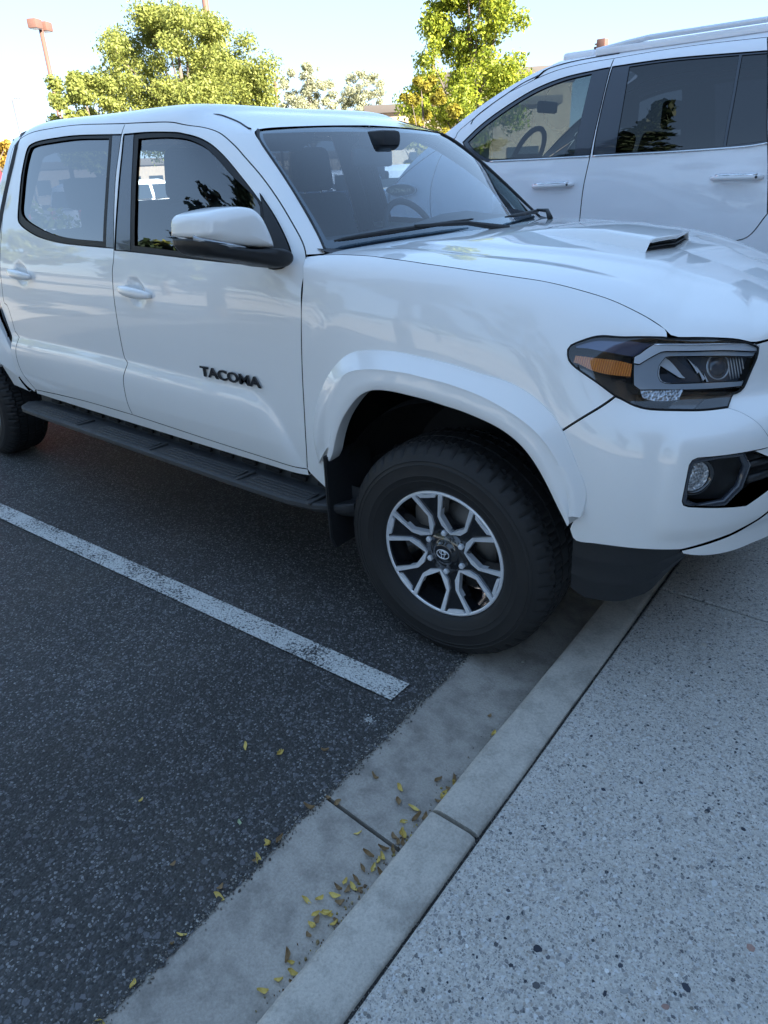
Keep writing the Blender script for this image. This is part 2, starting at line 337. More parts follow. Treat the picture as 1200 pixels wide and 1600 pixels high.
def outward(S,L,sign):
    P,n,a,b=S.full(L[:,0],L[:,1]); t=np.roll(P,-1,0)-np.roll(P,1,0); t/=np.linalg.norm(t,axis=1,keepdims=True)+1e-12
    o=np.cross(t,n)*sign; return P,n,a,b,o
def area(L): x,y=L[:,0],L[:,1]; return .5*np.sum(x*np.roll(y,-1)-np.roll(x,-1)*y)
def panel_geo(S,segs,off=0.,gap=.002,depth=.014,holes=(),step=.014,grid=.03,lip=.0016):
    loops=[loop(S,segs,step)]+[loop(S,h,step) for h in holes]
    out=[];dirs=[]
    for k,L in enumerate(loops):
        sg=np.sign(area(L))*(1 if k==0 else -1); P,n,a,b,o=outward(S,L,sg)
        if gap:
            G=np.stack([(a*a).sum(1),(a*b).sum(1),(b*b).sum(1)],1); r0=(a*o).sum(1)*-gap; r1=(b*o).sum(1)*-gap
            D=G[:,0]*G[:,2]-G[:,1]**2+1e-12; du=(G[:,2]*r0-G[:,1]*r1)/D; dv=(G[:,0]*r1-G[:,1]*r0)/D
            c=np.abs(P[:,1])<.002; du[c]=0; dv[c]=0
            L=L+np.stack([du,dv],1)
        out.append(L); dirs.append(o)
    L0=out[0]; u0,v0=L0.min(0);u1,v1=L0.max(0); pts=[]
    for i in range(int(max(0,u0)),int(min(S.nu-1e-6,u1))+1):
        for j in range(int(max(0,v0)),int(min(S.nv-1e-6,v1))+1):
            _,a,b=S.raw([i+.5],[j+.5]); nu=max(1,math.ceil(np.linalg.norm(a[0])/grid)); nv=max(1,math.ceil(np.linalg.norm(b[0])/grid))
            uu,vv=np.meshgrid(i+(np.arange(nu)+.5)/nu,j+(np.arange(nv)+.5)/nv); pts.append(np.stack([uu.ravel(),vv.ravel()],1))
    pts=np.concatenate(pts) if pts else np.zeros((0,2)); k=inpoly(pts,L0)
    for h in out[1:]: k&=~inpoly(pts,h)
    pts=pts[k]; allb=np.concatenate(out)
    if len(pts):
        PB=S.pt(allb[:,0],allb[:,1]); PI=S.pt(pts[:,0],pts[:,1]); dm=np.full(len(PI),9.)
        for q in range(0,len(PB),200): dm=np.minimum(dm,np.linalg.norm(PI[:,None]-PB[None,q:q+200],axis=2).min(1))
        pts=pts[dm>min(step,grid)*.45]
    UV=np.concatenate([allb,pts]) if len(pts) else allb
    _,a,b=S.raw(UV[:,0],UV[:,1]); su=np.median(np.linalg.norm(a,axis=1)); svv=np.median(np.linalg.norm(b,axis=1))
    sc2=np.array([su,svv]); ed=[];s0=0
    for L in out:
        m_=len(L); ed+=[(s0+i,s0+(i+1)%m_) for i in range(m_)]; s0+=m_
    co,_,fc,_,_,_=delaunay_2d_cdt([Vector(x) for x in (UV*sc2).tolist()],ed,[],0,1e-6)
    co=np.array([tuple(c) for c in co])/sc2; fc=np.array([tuple(f) for f in fc if len(f)==3])
    cen=co[fc].mean(1); k=inpoly(cen,L0)
    for h in out[1:]: k&=~inpoly(cen,h)
    fc=fc[k]; P,n,_,_=S.full(co[:,0],co[:,1],off)
    # orient
    t=P[fc]; fn=np.cross(t[:,1]-t[:,0],t[:,2]-t[:,0]); flip=(fn*n[fc[:,0]]).sum(1)<0; fc[flip]=fc[flip][:,::-1]
    Vv=[P];Nn=[n];F=[tuple(f) for f in fc]; base=len(P)
    if depth:
        for L,o in zip(out,dirs):
            Pb,nb,_,_=S.full(L[:,0],L[:,1],off); c=(np.abs(Pb[:,1])<.002); m_=len(L)
            t=np.roll(Pb,-1,0)-np.roll(Pb,1,0); cr=np.cross(nb,t); 
            if ((cr*o).sum()<0): fl=True
            else: fl=False
            rings=[(Pb,nb),(Pb+o*lip*.65-nb*lip*.35,(o*.7+nb*.7)),(Pb+o*lip-nb*lip,o),(Pb+o*lip*.8-nb*depth,o)]
            for q,nn in rings: Vv.append(q);Nn.append(nn/(np.linalg.norm(nn,axis=1,keepdims=True)+1e-9))
            for r_ in range(3):
                for i in range(m_):
                    j=(i+1)%m_
                    if c[i] and c[j]: continue
                    f=(base+r_*m_+i,base+r_*m_+j,base+(r_+1)*m_+j,base+(r_+1)*m_+i)
                    F.append(f if fl else f[::-1])
            base+=4*m_
    return np.concatenate(Vv),F,np.concatenate(Nn)
def mir(V,F,Nn): 
    s=np.array([1,-1,1]); return V*s,[f[::-1] for f in F],Nn*s
def panel(name,S,segs,mat,parent,sym='pair',label=None,**k):
    V,F,Nn=panel_geo(S,segs,**k)
    if sym=='join':
        V2,F2,N2=mir(V,F,Nn); b=len(V); V=np.concatenate([V,V2]);Nn=np.concatenate([Nn,N2]);F=F+[tuple(i+b for i in f) for f in F2]
        V[np.abs(V[:,1])<.002,1]=0
        return mesh(name,V,F,mat,parent,normals=Nn,label=label)
    o=mesh(name,V,F,mat,parent,normals=Nn,label=label)
    if sym=='pair':
        o2=mesh(name,*mir(V,F,Nn)[:2],mat,parent,normals=mir(V,F,Nn)[2]); return o,o2
    return o

# ---------------------------------------------------------------- the pickup truck (origin under its front axle, x forward, -y = passenger side)
CZ=[.50,.60,.70,.80,.90,1.0,1.1,1.2,1.29,1.38,1.48,1.58,1.67]
CY=[.866,.878,.882,.882,.882,.882,.879,.871,.853,.828,.795,.762,.728]
TOP=[(.70,1.765),(.61,1.826),(.30,1.824),(0,1.820)]
def cgrid():
    G=[]
    xb=[-4.9,-4.1,-3.4,-3.0,-2.78,-2.4,-1.95,-1.5,-1.15,-.87]
    lean=[.25,.25,.25,.22,.14,.04,.0,-.05,-.20,-.40]
    rzz=[-.02,-.02,-.02,-.02,.01,.008,0,0,-.003,-.012]
    ry=[-.012,-.012,-.012,-.012,-.003,0,0,0,0,-.004]
    for k,x in enumerate(xb):
        col=[]
        for z,y in zip(CZ,CY):
            t=max(0,(z-1.2)/.5)
            col.append((x+lean[k]*t**1.3, -(y+ry[k]), z+rzz[k]*t*t))
        for y,z in TOP: col.append((x+lean[k]*1.12,-y*(1+ry[k]*1.5),z+rzz[k]*1.5-(.03 if k==9 else .008 if k==8 else 0)))
        G.append(col)
    pil=[(-.575,.845,1.295),(-.665,.815,1.38),(-.78,.775,1.48),(-.92,.73,1.58),(-1.07,.69,1.668),(-1.17,.65,1.715),(-1.22,.56,1.752),(-1.19,.28,1.768),(-1.18,0,1.772)]
    G.append([(-.66,-y,z) for z,y in zip(CZ[:8],CY[:8])]+[(x,-y,z) for x,y,z in pil])
    ed=[(-.545,.755,1.290),(-.65,.725,1.38),(-.755,.695,1.48),(-.875,.665,1.58),(-.99,.632,1.665),(-1.045,.610,1.696),(-1.035,.46,1.704),(-1.0,.22,1.711),(-.99,0,1.713)]
    G.append([(-.50,-y+.01,z) for z,y in zip(CZ[:8],CY[:8])]+[(x,-y,z) for x,y,z in ed])
    return G
# rows: z .50 .60 .70 .80 .90 .98 1.05 | shoulder x3 | hood cut
WG=[
 # x=-.70
 [(-.70,.866,.46),(-.70,.878,.60),(-.70,.882,.70),(-.70,.882,.80),(-.70,.882,.90),(-.70,.882,.99),(-.70,.880,1.08),(-.70,.874,1.16),(-.70,.862,1.23),(-.70,.838,1.285),(-.70,.79,1.31)],
 [(-.50,.868,.46),(-.50,.879,.60),(-.50,.883,.70),(-.50,.883,.80),(-.50,.883,.90),(-.50,.883,.99),(-.50,.880,1.08),(-.50,.873,1.16),(-.50,.856,1.24),(-.50,.825,1.29),(-.50,.765,1.308)],
 [(-.25,.870,.46),(-.25,.882,.60),(-.25,.886,.70),(-.25,.888,.80),(-.25,.890,.90),(-.25,.890,.98),(-.25,.884,1.07),(-.25,.874,1.15),(-.25,.854,1.235),(-.25,.815,1.288),(-.25,.745,1.302)],
 [(.02,.874,.46),(.02,.886,.60),(.02,.890,.70),(.02,.894,.80),(.02,.896,.90),(.02,.894,.98),(.02,.888,1.07),(.02,.876,1.15),(.02,.852,1.225),(.02,.81,1.275),(.02,.737,1.289)],
 [(.25,.878,.46),(.25,.890,.60),(.25,.894,.70),(.25,.897,.80),(.25,.897,.90),(.25,.892,.98),(.25,.884,1.06),(.25,.868,1.13),(.25,.842,1.19),(.25,.80,1.235),(.25,.730,1.25)],
 [(.42,.880,.46),(.42,.893,.60),(.42,.898,.70),(.42,.900,.80),(.42,.892,.90),(.42,.880,.97),(.415,.862,1.04),(.41,.842,1.10),(.40,.812,1.15),(.39,.775,1.185),(.38,.722,1.208)],
 [(.56,.855,.46),(.56,.872,.60),(.57,.880,.70),(.57,.876,.80),(.562,.862,.905),(.535,.830,.952),(.515,.80,1.03),(.505,.777,1.085),(.50,.758,1.125),(.49,.738,1.155),(.48,.713,1.172)],
 [(.68,.785,.46),(.69,.800,.60),(.70,.805,.70),(.70,.800,.80),(.692,.788,.915),(.632,.745,.948),(.605,.718,1.025),(.592,.705,1.078),(.585,.702,1.102),(.575,.700,1.120),(.565,.700,1.130)],
 [(.78,.67,.46),(.79,.69,.60),(.80,.690,.70),(.80,.685,.80),(.795,.675,.92),(.715,.635,.95),(.69,.62,1.025),(.675,.612,1.07),(.665,.612,1.093),(.655,.612,1.108),(.645,.612,1.116)],
 [(.85,.52,.46),(.86,.53,.60),(.87,.53,.70),(.87,.53,.80),(.865,.525,.92),(.785,.51,.95),(.765,.505,1.02),(.75,.505,1.065),(.74,.505,1.086),(.732,.505,1.098),(.722,.505,1.104)],
 [(.90,.30,.46),(.91,.30,.60),(.92,.30,.70),(.92,.30,.80),(.915,.30,.92),(.83,.30,.95),(.82,.30,1.02),(.81,.30,1.062),(.80,.30,1.083),(.79,.30,1.095),(.775,.30,1.102)],
 [(.915,0,.46),(.925,0,.60),(.935,0,.70),(.935,0,.80),(.93,0,.92),(.85,0,.95),(.84,0,1.02),(.83,0,1.062),(.82,0,1.083),(.81,0,1.095),(.795,0,1.102)],
]
for _k,_r in enumerate(WG):
    _a=_r[-1]; _b=_r[-2]
    if _k<=5: _r[-1]=(_a[0]-(.01 if _k>4 else 0),_a[1]-.045,_a[2]+.012)
    elif _k<=7: _r[-1]=(_a[0]-.045,_a[1]-.05,_a[2]+.030)
    else: _r[-1]=(_a[0]-.04,_a[1],_a[2]+.010)


SZ=[(.45,1.975),(.6,1.95),(.8,1.935),(1.0,1.93),(1.2,1.932),(1.4,1.945),(1.55,1.965),(1.66,1.995),(1.8,2.045),(1.93,2.09),(2.04,2.135),(2.11,2.20),(2.15,2.32),(2.165,2.60),(2.17,2.96)]
def sgrid():
    G=[]
    lz=[(1.4,-2.48),(1.55,-2.34),(1.66,-2.20),(1.8,-1.99),(1.93,-1.78),(2.04,-1.54),(2.11,-1.36),(2.13,-1.28),(2.14,-1.22),(2.145,-1.2)]
    r=[(-2.48,y+.01,z) for z,y in SZ[:5]]+[(x,SZ[5+i][1]+(.04 if 2<i<7 else 0),z) for i,(z,x) in enumerate(lz)]
    G.append(r)
    G.append([(x+.16,SZ[i][1],(zz+SZ[i][0])/2) for i,(x,_,zz) in enumerate(r)])
    for k,x in enumerate((-1.75,-1.3,-.8,-.2,.4,1.0,1.5,1.9)):
        G.append([(x+max(0,(.5-.2*k))*max(0,(z-1.4)) - max(0,k-5)*.12*max(0,z-1.4),y,z-(.05*(z>1.9) if k==7 else 0)) for z,y in SZ])
    return G


TR=json.loads('''{"front_door":[[[6.367,0.558],[6.349,1.155],[6.374,2.253],[6.463,3.018],[6.408,3.428],[6.426,5.495],[6.462,6.927],[6.515,7.958],[6.5,10.628],[6.561,12.396],[6.598,12.986]],[[6.598,12.986],[7.267,12.906],[8.264,12.911],[9.263,12.961],[9.805,12.581],[10.007,11.841],[10.073,11.21],[10.168,10.532],[10.24,9.709],[10.27,8.899],[10.286,8.402],[10.3,8.028]],[[10.3,8.028],[10.384,7.165],[10.432,6.343],[10.386,5.338],[10.317,3.913],[10.268,2.433],[10.21,1.209],[10.132,0.298]],[[10.132,0.298],[8.083,0.406],[6.367,0.558]]],"rear_door":[[[3.935,0.276],[3.616,1.174],[3.589,2.179],[3.809,3.122]],[[3.809,3.122],[3.676,3.413]],[[3.676,3.413],[3.641,4.679],[3.507,4.954],[3.625,6.034],[3.761,7.885],[3.685,9.539],[3.432,11.485],[3.396,12.749],[4.064,13.025],[4.859,13.144],[5.617,13.208],[6.598,12.986]],[[6.598,12.986],[6.561,12.396],[6.5,10.628],[6.515,7.958],[6.462,6.927],[6.426,5.495],[6.408,3.428],[6.463,3.018],[6.374,2.253],[6.349,1.155],[6.367,0.558]],[[6.367,0.558],[5.286,0.518],[3.935,0.276]]],"front_opening":[[[6.526,7.932],[6.565,10.5],[6.608,12.515]],[[6.608,12.515],[7.057,12.504],[7.712,12.462],[8.435,12.464],[8.994,12.373],[9.33,12.039],[9.521,11.488],[9.646,10.668],[9.774,9.716],[9.848,8.865],[9.919,8.431],[9.951,8.082]],[[9.951,8.082],[9.942,7.822],[9.792,7.599]],[[9.792,7.599],[9.034,7.662],[7.995,7.763],[6.815,7.912],[6.526,7.932]]],"front_trim":[[[6.538,7.947],[6.577,10.499],[6.616,12.487]],[[6.616,12.487],[6.81,12.484]],[[6.81,12.484],[6.801,10.48],[6.804,7.938]],[[6.804,7.938],[6.538,7.947]]],"front_seal":[[[6.804,7.925],[6.801,10.48],[6.818,12.47]],[[6.818,12.47],[7.057,12.491],[7.712,12.449],[8.432,12.448],[8.989,12.356],[9.324,12.023],[9.516,11.475],[9.642,10.658],[9.77,9.706],[9.845,8.854],[9.917,8.42],[9.944,8.082]],[[9.944,8.082],[9.934,7.833],[9.791,7.61]],[[9.791,7.61],[9.035,7.674],[7.996,7.776],[6.804,7.925]]],"front_glass":[[[6.876,8.168],[6.888,10.507],[6.913,12.294]],[[6.913,12.294],[7.416,12.281],[8.054,12.26],[8.677,12.224],[9.098,11.945],[9.301,11.44],[9.474,10.646],[9.688,9.958],[9.698,9.667]],[[9.698,9.667],[9.511,8.906],[9.358,7.902]],[[9.358,7.902],[7.958,8.0],[6.876,8.168]]],"rear_opening":[[[6.515,8.014],[6.528,10.504],[6.568,12.524]],[[6.568,12.524],[5.707,12.676],[5.087,12.637],[4.548,12.534],[4.3,12.297],[4.23,11.452],[4.28,10.267],[4.337,9.268],[4.433,8.974],[4.643,8.708],[5.009,8.374],[5.463,8.158],[5.867,8.082],[6.515,8.014]]],"rear_trim":[[[6.51,8.027],[6.522,10.504],[6.557,12.5]],[[6.557,12.5],[6.369,12.544]],[[6.369,12.544],[6.369,10.518],[6.358,8.051]],[[6.358,8.051],[6.51,8.027]]],"rear_seal":[[[6.353,8.051],[6.363,10.518],[6.361,12.559]],[[6.361,12.559],[5.708,12.661],[5.088,12.623],[4.559,12.521],[4.315,12.289],[4.244,11.45],[4.292,10.266],[4.345,9.268],[4.442,8.989],[4.651,8.723],[5.009,8.393],[5.463,8.173],[5.867,8.097],[6.353,8.051]]],"rear_glass":[[[6.299,8.291],[6.306,10.558],[6.304,12.436]],[[6.304,12.436],[5.663,12.54],[5.034,12.48],[4.529,12.396],[4.37,12.21],[4.305,11.48],[4.355,10.235],[4.393,9.583],[4.515,9.267],[4.794,8.95],[5.257,8.555],[5.71,8.367],[6.299,8.291]]],"pillar_low":[[[10.309,8.028],[10.748,8.039],[10.998,8.036]]],"flare_outer":[[[0.701,0.86],[0.623,1.176],[0.605,1.715],[0.644,2.294],[0.719,2.778],[0.837,3.312],[0.972,3.872],[1.2,4.558],[1.4,5.034],[1.581,5.325],[1.775,5.463],[2.234,5.605],[2.705,5.562],[3.161,5.471],[3.484,5.34],[3.862,5.254],[4.206,5.021],[4.553,4.561],[4.836,3.996],[5.096,3.201],[5.309,2.556],[5.5,1.794]],[[5.5,1.794],[5.537,1.51],[5.427,1.27],[5.238,1.156],[5.088,1.094]]],"fender":[[[0.309,0.531],[0.366,1.258],[0.417,2.452],[0.46,3.945],[0.519,5.507],[0.553,6.698],[0.57,7.773],[0.449,9.117]],[[0.449,9.117],[0.72,9.194],[0.783,9.199],[1.195,9.227],[1.622,9.23],[1.908,9.159],[2.228,9.103],[2.533,9.052],[3.107,9.06],[3.603,9.196],[4.039,9.391],[4.59,9.574],[5.259,9.698],[5.997,9.656],[6.611,9.556],[6.972,9.257],[6.995,9.069],[6.971,8.657]],[[6.939,8.578],[6.737,8.456],[5.905,7.903],[5.342,7.679],[4.959,7.211],[4.793,6.882],[4.808,6.479],[4.887,6.265],[5.069,6.05],[5.457,5.682],[5.771,5.355]],[[5.771,5.355],[5.282,4.612],[4.861,3.943],[4.735,3.807]],[[4.735,3.807],[4.47,4.042],[4.145,4.238],[3.598,4.452],[3.173,4.699],[2.71,4.82],[2.233,4.891],[1.874,4.776],[1.65,4.577],[1.402,4.106],[1.175,3.482],[1.005,2.723],[0.878,1.709],[0.802,0.942],[0.74,0.123]],[[0.74,0.123],[0.549,0.263],[0.304,0.489]]],"bumper":[[[4.738,3.749],[4.863,3.914],[5.283,4.577],[5.778,5.324]],[[5.778,5.324],[5.92,5.245],[6.14,5.065],[6.419,4.933],[6.917,4.844],[7.446,4.74],[7.965,4.711]],[[7.965,4.711],[8.125,4.495],[8.299,4.078],[8.392,3.75],[8.496,3.458],[8.464,3.358],[8.124,3.358]],[[8.124,3.358],[7.133,3.361]],[[7.133,3.361],[7.038,3.299],[7.007,3.153],[6.986,2.305],[7.018,2.174],[7.106,2.117]],[[7.106,2.117],[8.226,1.894]],[[8.226,1.894],[8.73,2.233]]],"bumper_low":[[[8.899,1.501],[8.56,1.237],[8.176,1.026]],[[8.176,1.026],[7.22,0.787]],[[7.22,0.787],[6.108,0.817],[5.645,0.808],[5.242,0.787],[5.119,1.069]],[[5.119,1.069],[5.18,1.585],[4.976,2.684],[4.738,3.749]]],"chin":[[[7.229,0.773],[8.188,0.995],[8.566,1.216],[8.899,1.501]],[[9.19,0.502],[8.763,0.538],[8.3,0.525],[7.713,0.572],[7.26,0.694],[7.229,0.773]]],"surround":[[[8.897,7.6],[9.003,7.23],[8.925,6.54],[8.707,5.821],[8.518,5.374],[8.304,5.212],[8.237,5.181],[7.958,4.727]],[[9.873,9.998]]],"hl_front":[[[6.945,8.46],[7.846,8.775],[8.557,8.453],[8.902,7.673]]],"hood_edge":[[[0.783,9.199],[1.195,9.227],[1.622,9.23],[1.908,9.159],[2.228,9.103],[2.533,9.052],[3.107,9.06],[3.603,9.196],[4.039,9.391],[4.59,9.574],[5.259,9.698],[5.997,9.656],[6.611,9.556],[6.972,9.257],[6.995,9.069],[6.971,8.657]]],"hood_front":[[[6.981,8.605],[7.872,8.908],[8.581,8.646],[8.899,7.755]]],"headlight":[[[4.814,6.481],[4.8,6.872],[4.966,7.192],[5.345,7.631],[5.907,7.852],[6.732,8.377],[6.918,8.425],[7.831,8.678],[8.228,8.599],[8.668,8.143],[8.899,7.599],[9.002,7.202]],[[9.002,7.202],[8.925,6.54],[8.707,5.821],[8.518,5.374],[8.304,5.212],[8.224,5.209]],[[8.224,5.209],[7.967,4.751]],[[7.967,4.751],[7.457,4.776],[6.924,4.881],[6.421,4.956],[6.141,5.088],[5.92,5.267],[5.771,5.366],[5.456,5.693],[5.068,6.064],[4.89,6.278],[4.814,6.481]]],"amber":[[[4.929,6.629],[5.188,6.665],[5.754,6.68],[6.129,6.56]],[[6.129,6.56],[6.115,6.063]],[[6.115,6.063],[5.55,6.097],[5.213,6.194],[5.031,6.32],[4.901,6.348]],[[4.901,6.348],[4.885,6.515],[4.929,6.629]]],"blue_strip":[[[4.887,7.075],[5.142,7.485],[5.694,7.762],[6.601,7.828]],[[6.601,7.828],[6.254,6.89]],[[6.254,6.89],[5.737,6.998],[5.167,7.043],[4.894,6.962],[4.887,7.075]]],"chrome_top":[[[6.594,7.736],[7.359,7.985],[8.599,7.998],[9.061,7.375]],[[9.061,7.375],[8.997,6.981]],[[8.997,6.981],[8.145,7.371],[6.926,7.325],[6.762,7.247]],[[6.762,7.247],[6.41,6.744],[6.278,6.565]],[[6.278,6.565],[6.162,6.558],[6.151,6.848],[6.282,7.039]],[[6.282,7.039],[6.594,7.736]]],"drl":[[[6.173,6.568],[6.423,6.755]],[[6.423,6.755],[6.778,7.262],[8.167,7.322],[9.052,7.008]],[[9.052,7.008],[8.907,6.673]],[[8.907,6.673],[8.146,6.94],[7.021,6.995],[6.84,6.804],[6.734,6.518],[6.702,6.104],[6.774,5.859],[6.96,5.789]],[[6.96,5.789],[7.875,5.707],[8.644,5.6]],[[8.644,5.6],[8.538,5.453]],[[8.538,5.453],[7.853,5.508],[6.764,5.626],[6.317,5.63]],[[6.317,5.63],[6.187,5.775]],[[6.187,5.775],[6.173,6.568]]],"dark_mid":[[[8.972,6.665],[8.198,6.956],[7.057,7.016],[6.874,6.822],[6.766,6.535],[6.733,6.119],[6.806,5.873],[6.995,5.803]],[[6.995,5.803],[7.923,5.714],[8.708,5.599]],[[8.708,5.599],[9.042,6.371],[8.972,6.665]]],"crystals":[[[6.31,5.593],[7.239,5.579]],[[7.239,5.579],[7.108,5.258]],[[7.108,5.258],[6.87,5.242],[6.548,5.263],[6.356,5.367]],[[6.356,5.367],[6.31,5.593]]],"fins":[[[6.733,6.725],[6.953,6.932],[7.328,6.057],[7.382,5.973]],[[7.382,5.973],[7.249,6.015]],[[7.249,6.015],[6.793,6.585],[6.733,6.725]]],"duct":[[[7.59,5.151],[8.217,5.205]],[[8.217,5.205],[7.959,4.743]],[[7.959,4.743],[7.451,4.768],[7.308,4.854]],[[7.308,4.854],[7.59,5.151]]],"_M":[[-0.445,-0.945,0.682],[-0.429,-0.945,0.778],[-0.409,-0.945,0.859],[-0.389,-0.945,0.906],[-0.362,-0.945,0.943],[-0.336,-0.945,0.962],[-0.311,-0.945,0.971],[-0.243,-0.945,0.984],[-0.141,-0.945,0.991],[-0.022,-0.945,0.986],[0.09,-0.945,0.976],[0.165,-0.945,0.963],[0.239,-0.945,0.94],[0.301,-0.945,0.915],[0.352,-0.937,0.877],[0.392,-0.93,0.828],[0.428,-0.924,0.76],[0.457,-0.919,0.673]],"_I":[[-0.449,-0.95,0.63],[-0.426,-0.95,0.652],[-0.408,-0.95,0.714],[-0.371,-0.95,0.795],[-0.331,-0.95,0.846],[-0.294,-0.95,0.887],[-0.257,-0.95,0.911],[-0.223,-0.95,0.923],[-0.165,-0.95,0.928],[-0.079,-0.95,0.925],[0.038,-0.95,0.915],[0.148,-0.95,0.901],[0.197,-0.95,0.891],[0.253,-0.95,0.873],[0.307,-0.95,0.841],[0.345,-0.945,0.797],[0.382,-0.94,0.739],[0.413,-0.935,0.682],[0.443,-0.93,0.631]],"crease1":[[[6.995,9.069]]],"suv_front_door":[[[3.757,4.111],[3.753,4.978],[3.74,6.203],[3.661,8.219],[3.541,10.863]],[[3.541,10.863],[3.158,10.784],[2.614,10.551],[1.958,10.073],[0.754,9.504],[0.7,8.736],[0.667,7.891],[0.884,7.527]],[[0.884,7.527],[0.94,7.16],[1.126,6.293],[1.306,5.271],[1.406,4.105]],[[1.406,4.105],[3.757,4.111]]],"suv_rear_door":[[[3.541,10.863],[3.661,8.219],[3.74,6.203],[3.753,4.978],[3.757,4.111]],[[3.757,4.111],[4.465,3.773],[5.192,3.507]],[[5.192,3.507],[5.47,3.606],[5.616,4.229]],[[5.616,4.229],[5.248,10.864]],[[5.248,10.864],[4.656,11.044],[4.161,11.025],[3.541,10.863]]],"suv_front_dlo":[[[1.277,7.292],[1.994,6.33],[2.151,6.228]],[[2.151,6.228],[3.075,6.213],[3.734,6.218]],[[3.734,6.218],[3.661,8.219],[3.559,10.173]],[[3.559,10.173],[3.301,10.099],[2.768,9.897],[2.116,9.369],[1.583,8.697],[1.33,8.06],[1.277,7.292]]],"suv_rear_dlo":[[[3.775,6.225],[3.68,8.214],[3.598,10.194]],[[3.598,10.194],[4.377,10.228],[5.294,9.953]],[[5.294,9.953],[5.496,6.358]],[[5.496,6.358],[5.277,6.265],[4.614,6.217],[3.775,6.225]]],"suv_front_glass":[[[1.398,7.3],[1.996,6.475],[2.136,6.357]],[[2.136,6.357],[3.049,6.323],[3.505,6.32]],[[3.505,6.32],[3.387,8.316],[3.282,9.943]],[[3.282,9.943],[2.789,9.73],[2.2,9.207],[1.735,8.568],[1.471,7.936],[1.398,7.3]]],"suv_rear_glass":[[[4.044,6.332],[3.963,8.163],[3.86,10.086]],[[3.86,10.086],[4.382,10.108],[5.052,9.94]],[[5.052,9.94],[5.09,8.029],[5.119,6.35]],[[5.119,6.35],[4.603,6.318],[4.044,6.332]]],"suv_quarter_glass":[[[5.146,6.369],[5.119,8.018],[5.081,9.917]],[[5.081,9.917],[5.297,9.852]],[[5.297,9.852],[5.486,6.483]],[[5.486,6.483],[5.146,6.369]]],"suv_handles":[[[3.029,5.109],[3.625,5.143]],[[5.074,5.209],[5.524,5.199]]],"shell_rear":[[[3.828,0.094],[3.53,0.389],[3.337,0.958],[3.337,1.736],[3.371,2.361],[3.476,2.924],[3.434,3.262],[3.331,4.479]]],"bed_front":[[[3.537,0.002],[3.323,0.611],[3.273,1.604],[3.272,2.33],[3.284,2.763],[3.118,3.948]]],"ditch":[[[9.181,13.918],[9.599,13.901],[10.248,13.577],[10.801,12.963]]],"handle_r":[[[4.451,6.5]]],"handle_f":[[[6.847,6.252]]],"fender_line":[[[0.627,4.926],[1.034,6.309],[1.399,6.743],[2.446,6.935],[3.339,6.822],[4.262,6.966],[4.912,7.022]]],"badge":[[[7.874,3.376],[9.252,3.31]]],"mirror_sail":[[[9.864,10.036],[9.865,9.853],[9.913,9.281],[9.925,8.518],[9.95,8.061],[9.919,7.778],[9.795,7.577],[9.59,7.541],[9.376,7.748]]]}''')
CRX=[-4.6,-2.82,-2.3,-1.74,-1.27,-.93,-.857,-.80,-.748,-.653,-.4]; CRZ=[.81,.809,.814,.808,.802,.800,.785,.752,.701,.528,.1]
HANDLES=[]
def cbump(P):
    x,z=P[:,0],P[:,2]; zc=np.interp(x,CRX,CRZ); sl=np.where(x>-.857,1.6,np.where(x>-.93,.3,0.)); d=(zc-z)/np.sqrt(1+sl*sl)
    d=.5*(d+np.sqrt(d*d+.007**2)); h=.021*(1-np.exp(-d/.034))*(x>-3.2)*(1-.35*np.clip((.62-z)/.12,0,1))
    for hx,hz in HANDLES: h-=.013*np.exp(-(((x-hx)/.060)**2+((z-hz)/.050)**2)**4)
    return h
FLX=[-.62,-.52,-.44,-.40,-.1,.1,.33,.46]; FLZ=[.95,1.05,1.11,1.132,1.125,1.105,1.085,1.07]
def wbump(P):
    x,z=P[:,0],P[:,2]; zl=np.interp(x,FLX,FLZ); d=z-zl; f=np.clip((x+.60)/.12,0,1)*np.clip((.50-x)/.25,0,1)
    a=.5*(d+np.sqrt(d*d+.008**2)); b=.5*((-d)+np.sqrt(d*d+.008**2))
    pl_=1/(1+np.exp(-(x-.655)/.008))/(1+np.exp(-(.895-z)/.010))/(1+np.exp(-(z-.615)/.010))
    return .015*pl_+f*(.006-.10*np.minimum(a,.09)*np.exp(-a/.10)-.035*np.minimum(b,.2)*np.exp(-b/.15))
Cs=Surf(cgrid()); 
for k in ('handle_r','handle_f'):
    q=TR[k][0][0]; P=Cs.pt(*q)[0]; HANDLES.append((P[0],P[2]))
Cs.bump=cbump
Ws=Surf([[(a,-b,c) for a,b,c in r] for r in WG],wbump)
truck=empty('pickup_truck',label='white four door pickup truck with front wheel at the concrete gutter',cat='pickup truck')
NU,NV=Cs.nu,Cs.nv
fd,rd=TR['front_door'],TR['rear_door']
fdo=panel('front_door',Cs,fd,M['white'],truck,holes=[TR['front_opening']],grid=.018,gap=.0024)
rdo=panel('rear_door',Cs,rd,M['white'],truck,holes=[TR['rear_opening']],grid=.018,gap=.0024)
def under(pair,name,S,segs,mat,**k):
    """the same panel on both sides, each under its own part"""
    V,F,Nn=panel_geo(S,segs,**k); a=mesh(name,V,F,mat,pair[0],normals=Nn); V,F,Nn=mir(V,F,Nn); b=mesh(name,V,F,mat,pair[1],normals=Nn); return a,b
under(fdo,'pillar_trim',Cs,TR['front_trim'],M['trim'],off=-.003,depth=.01,gap=.001)
under(rdo,'pillar_trim',Cs,TR['rear_trim'],M['trim'],off=-.003,depth=.01,gap=.001)
under(fdo,'window_seal',Cs,TR['front_seal'],M['rubber'],off=-.004,holes=[TR['front_glass']],depth=.012,gap=.0005)
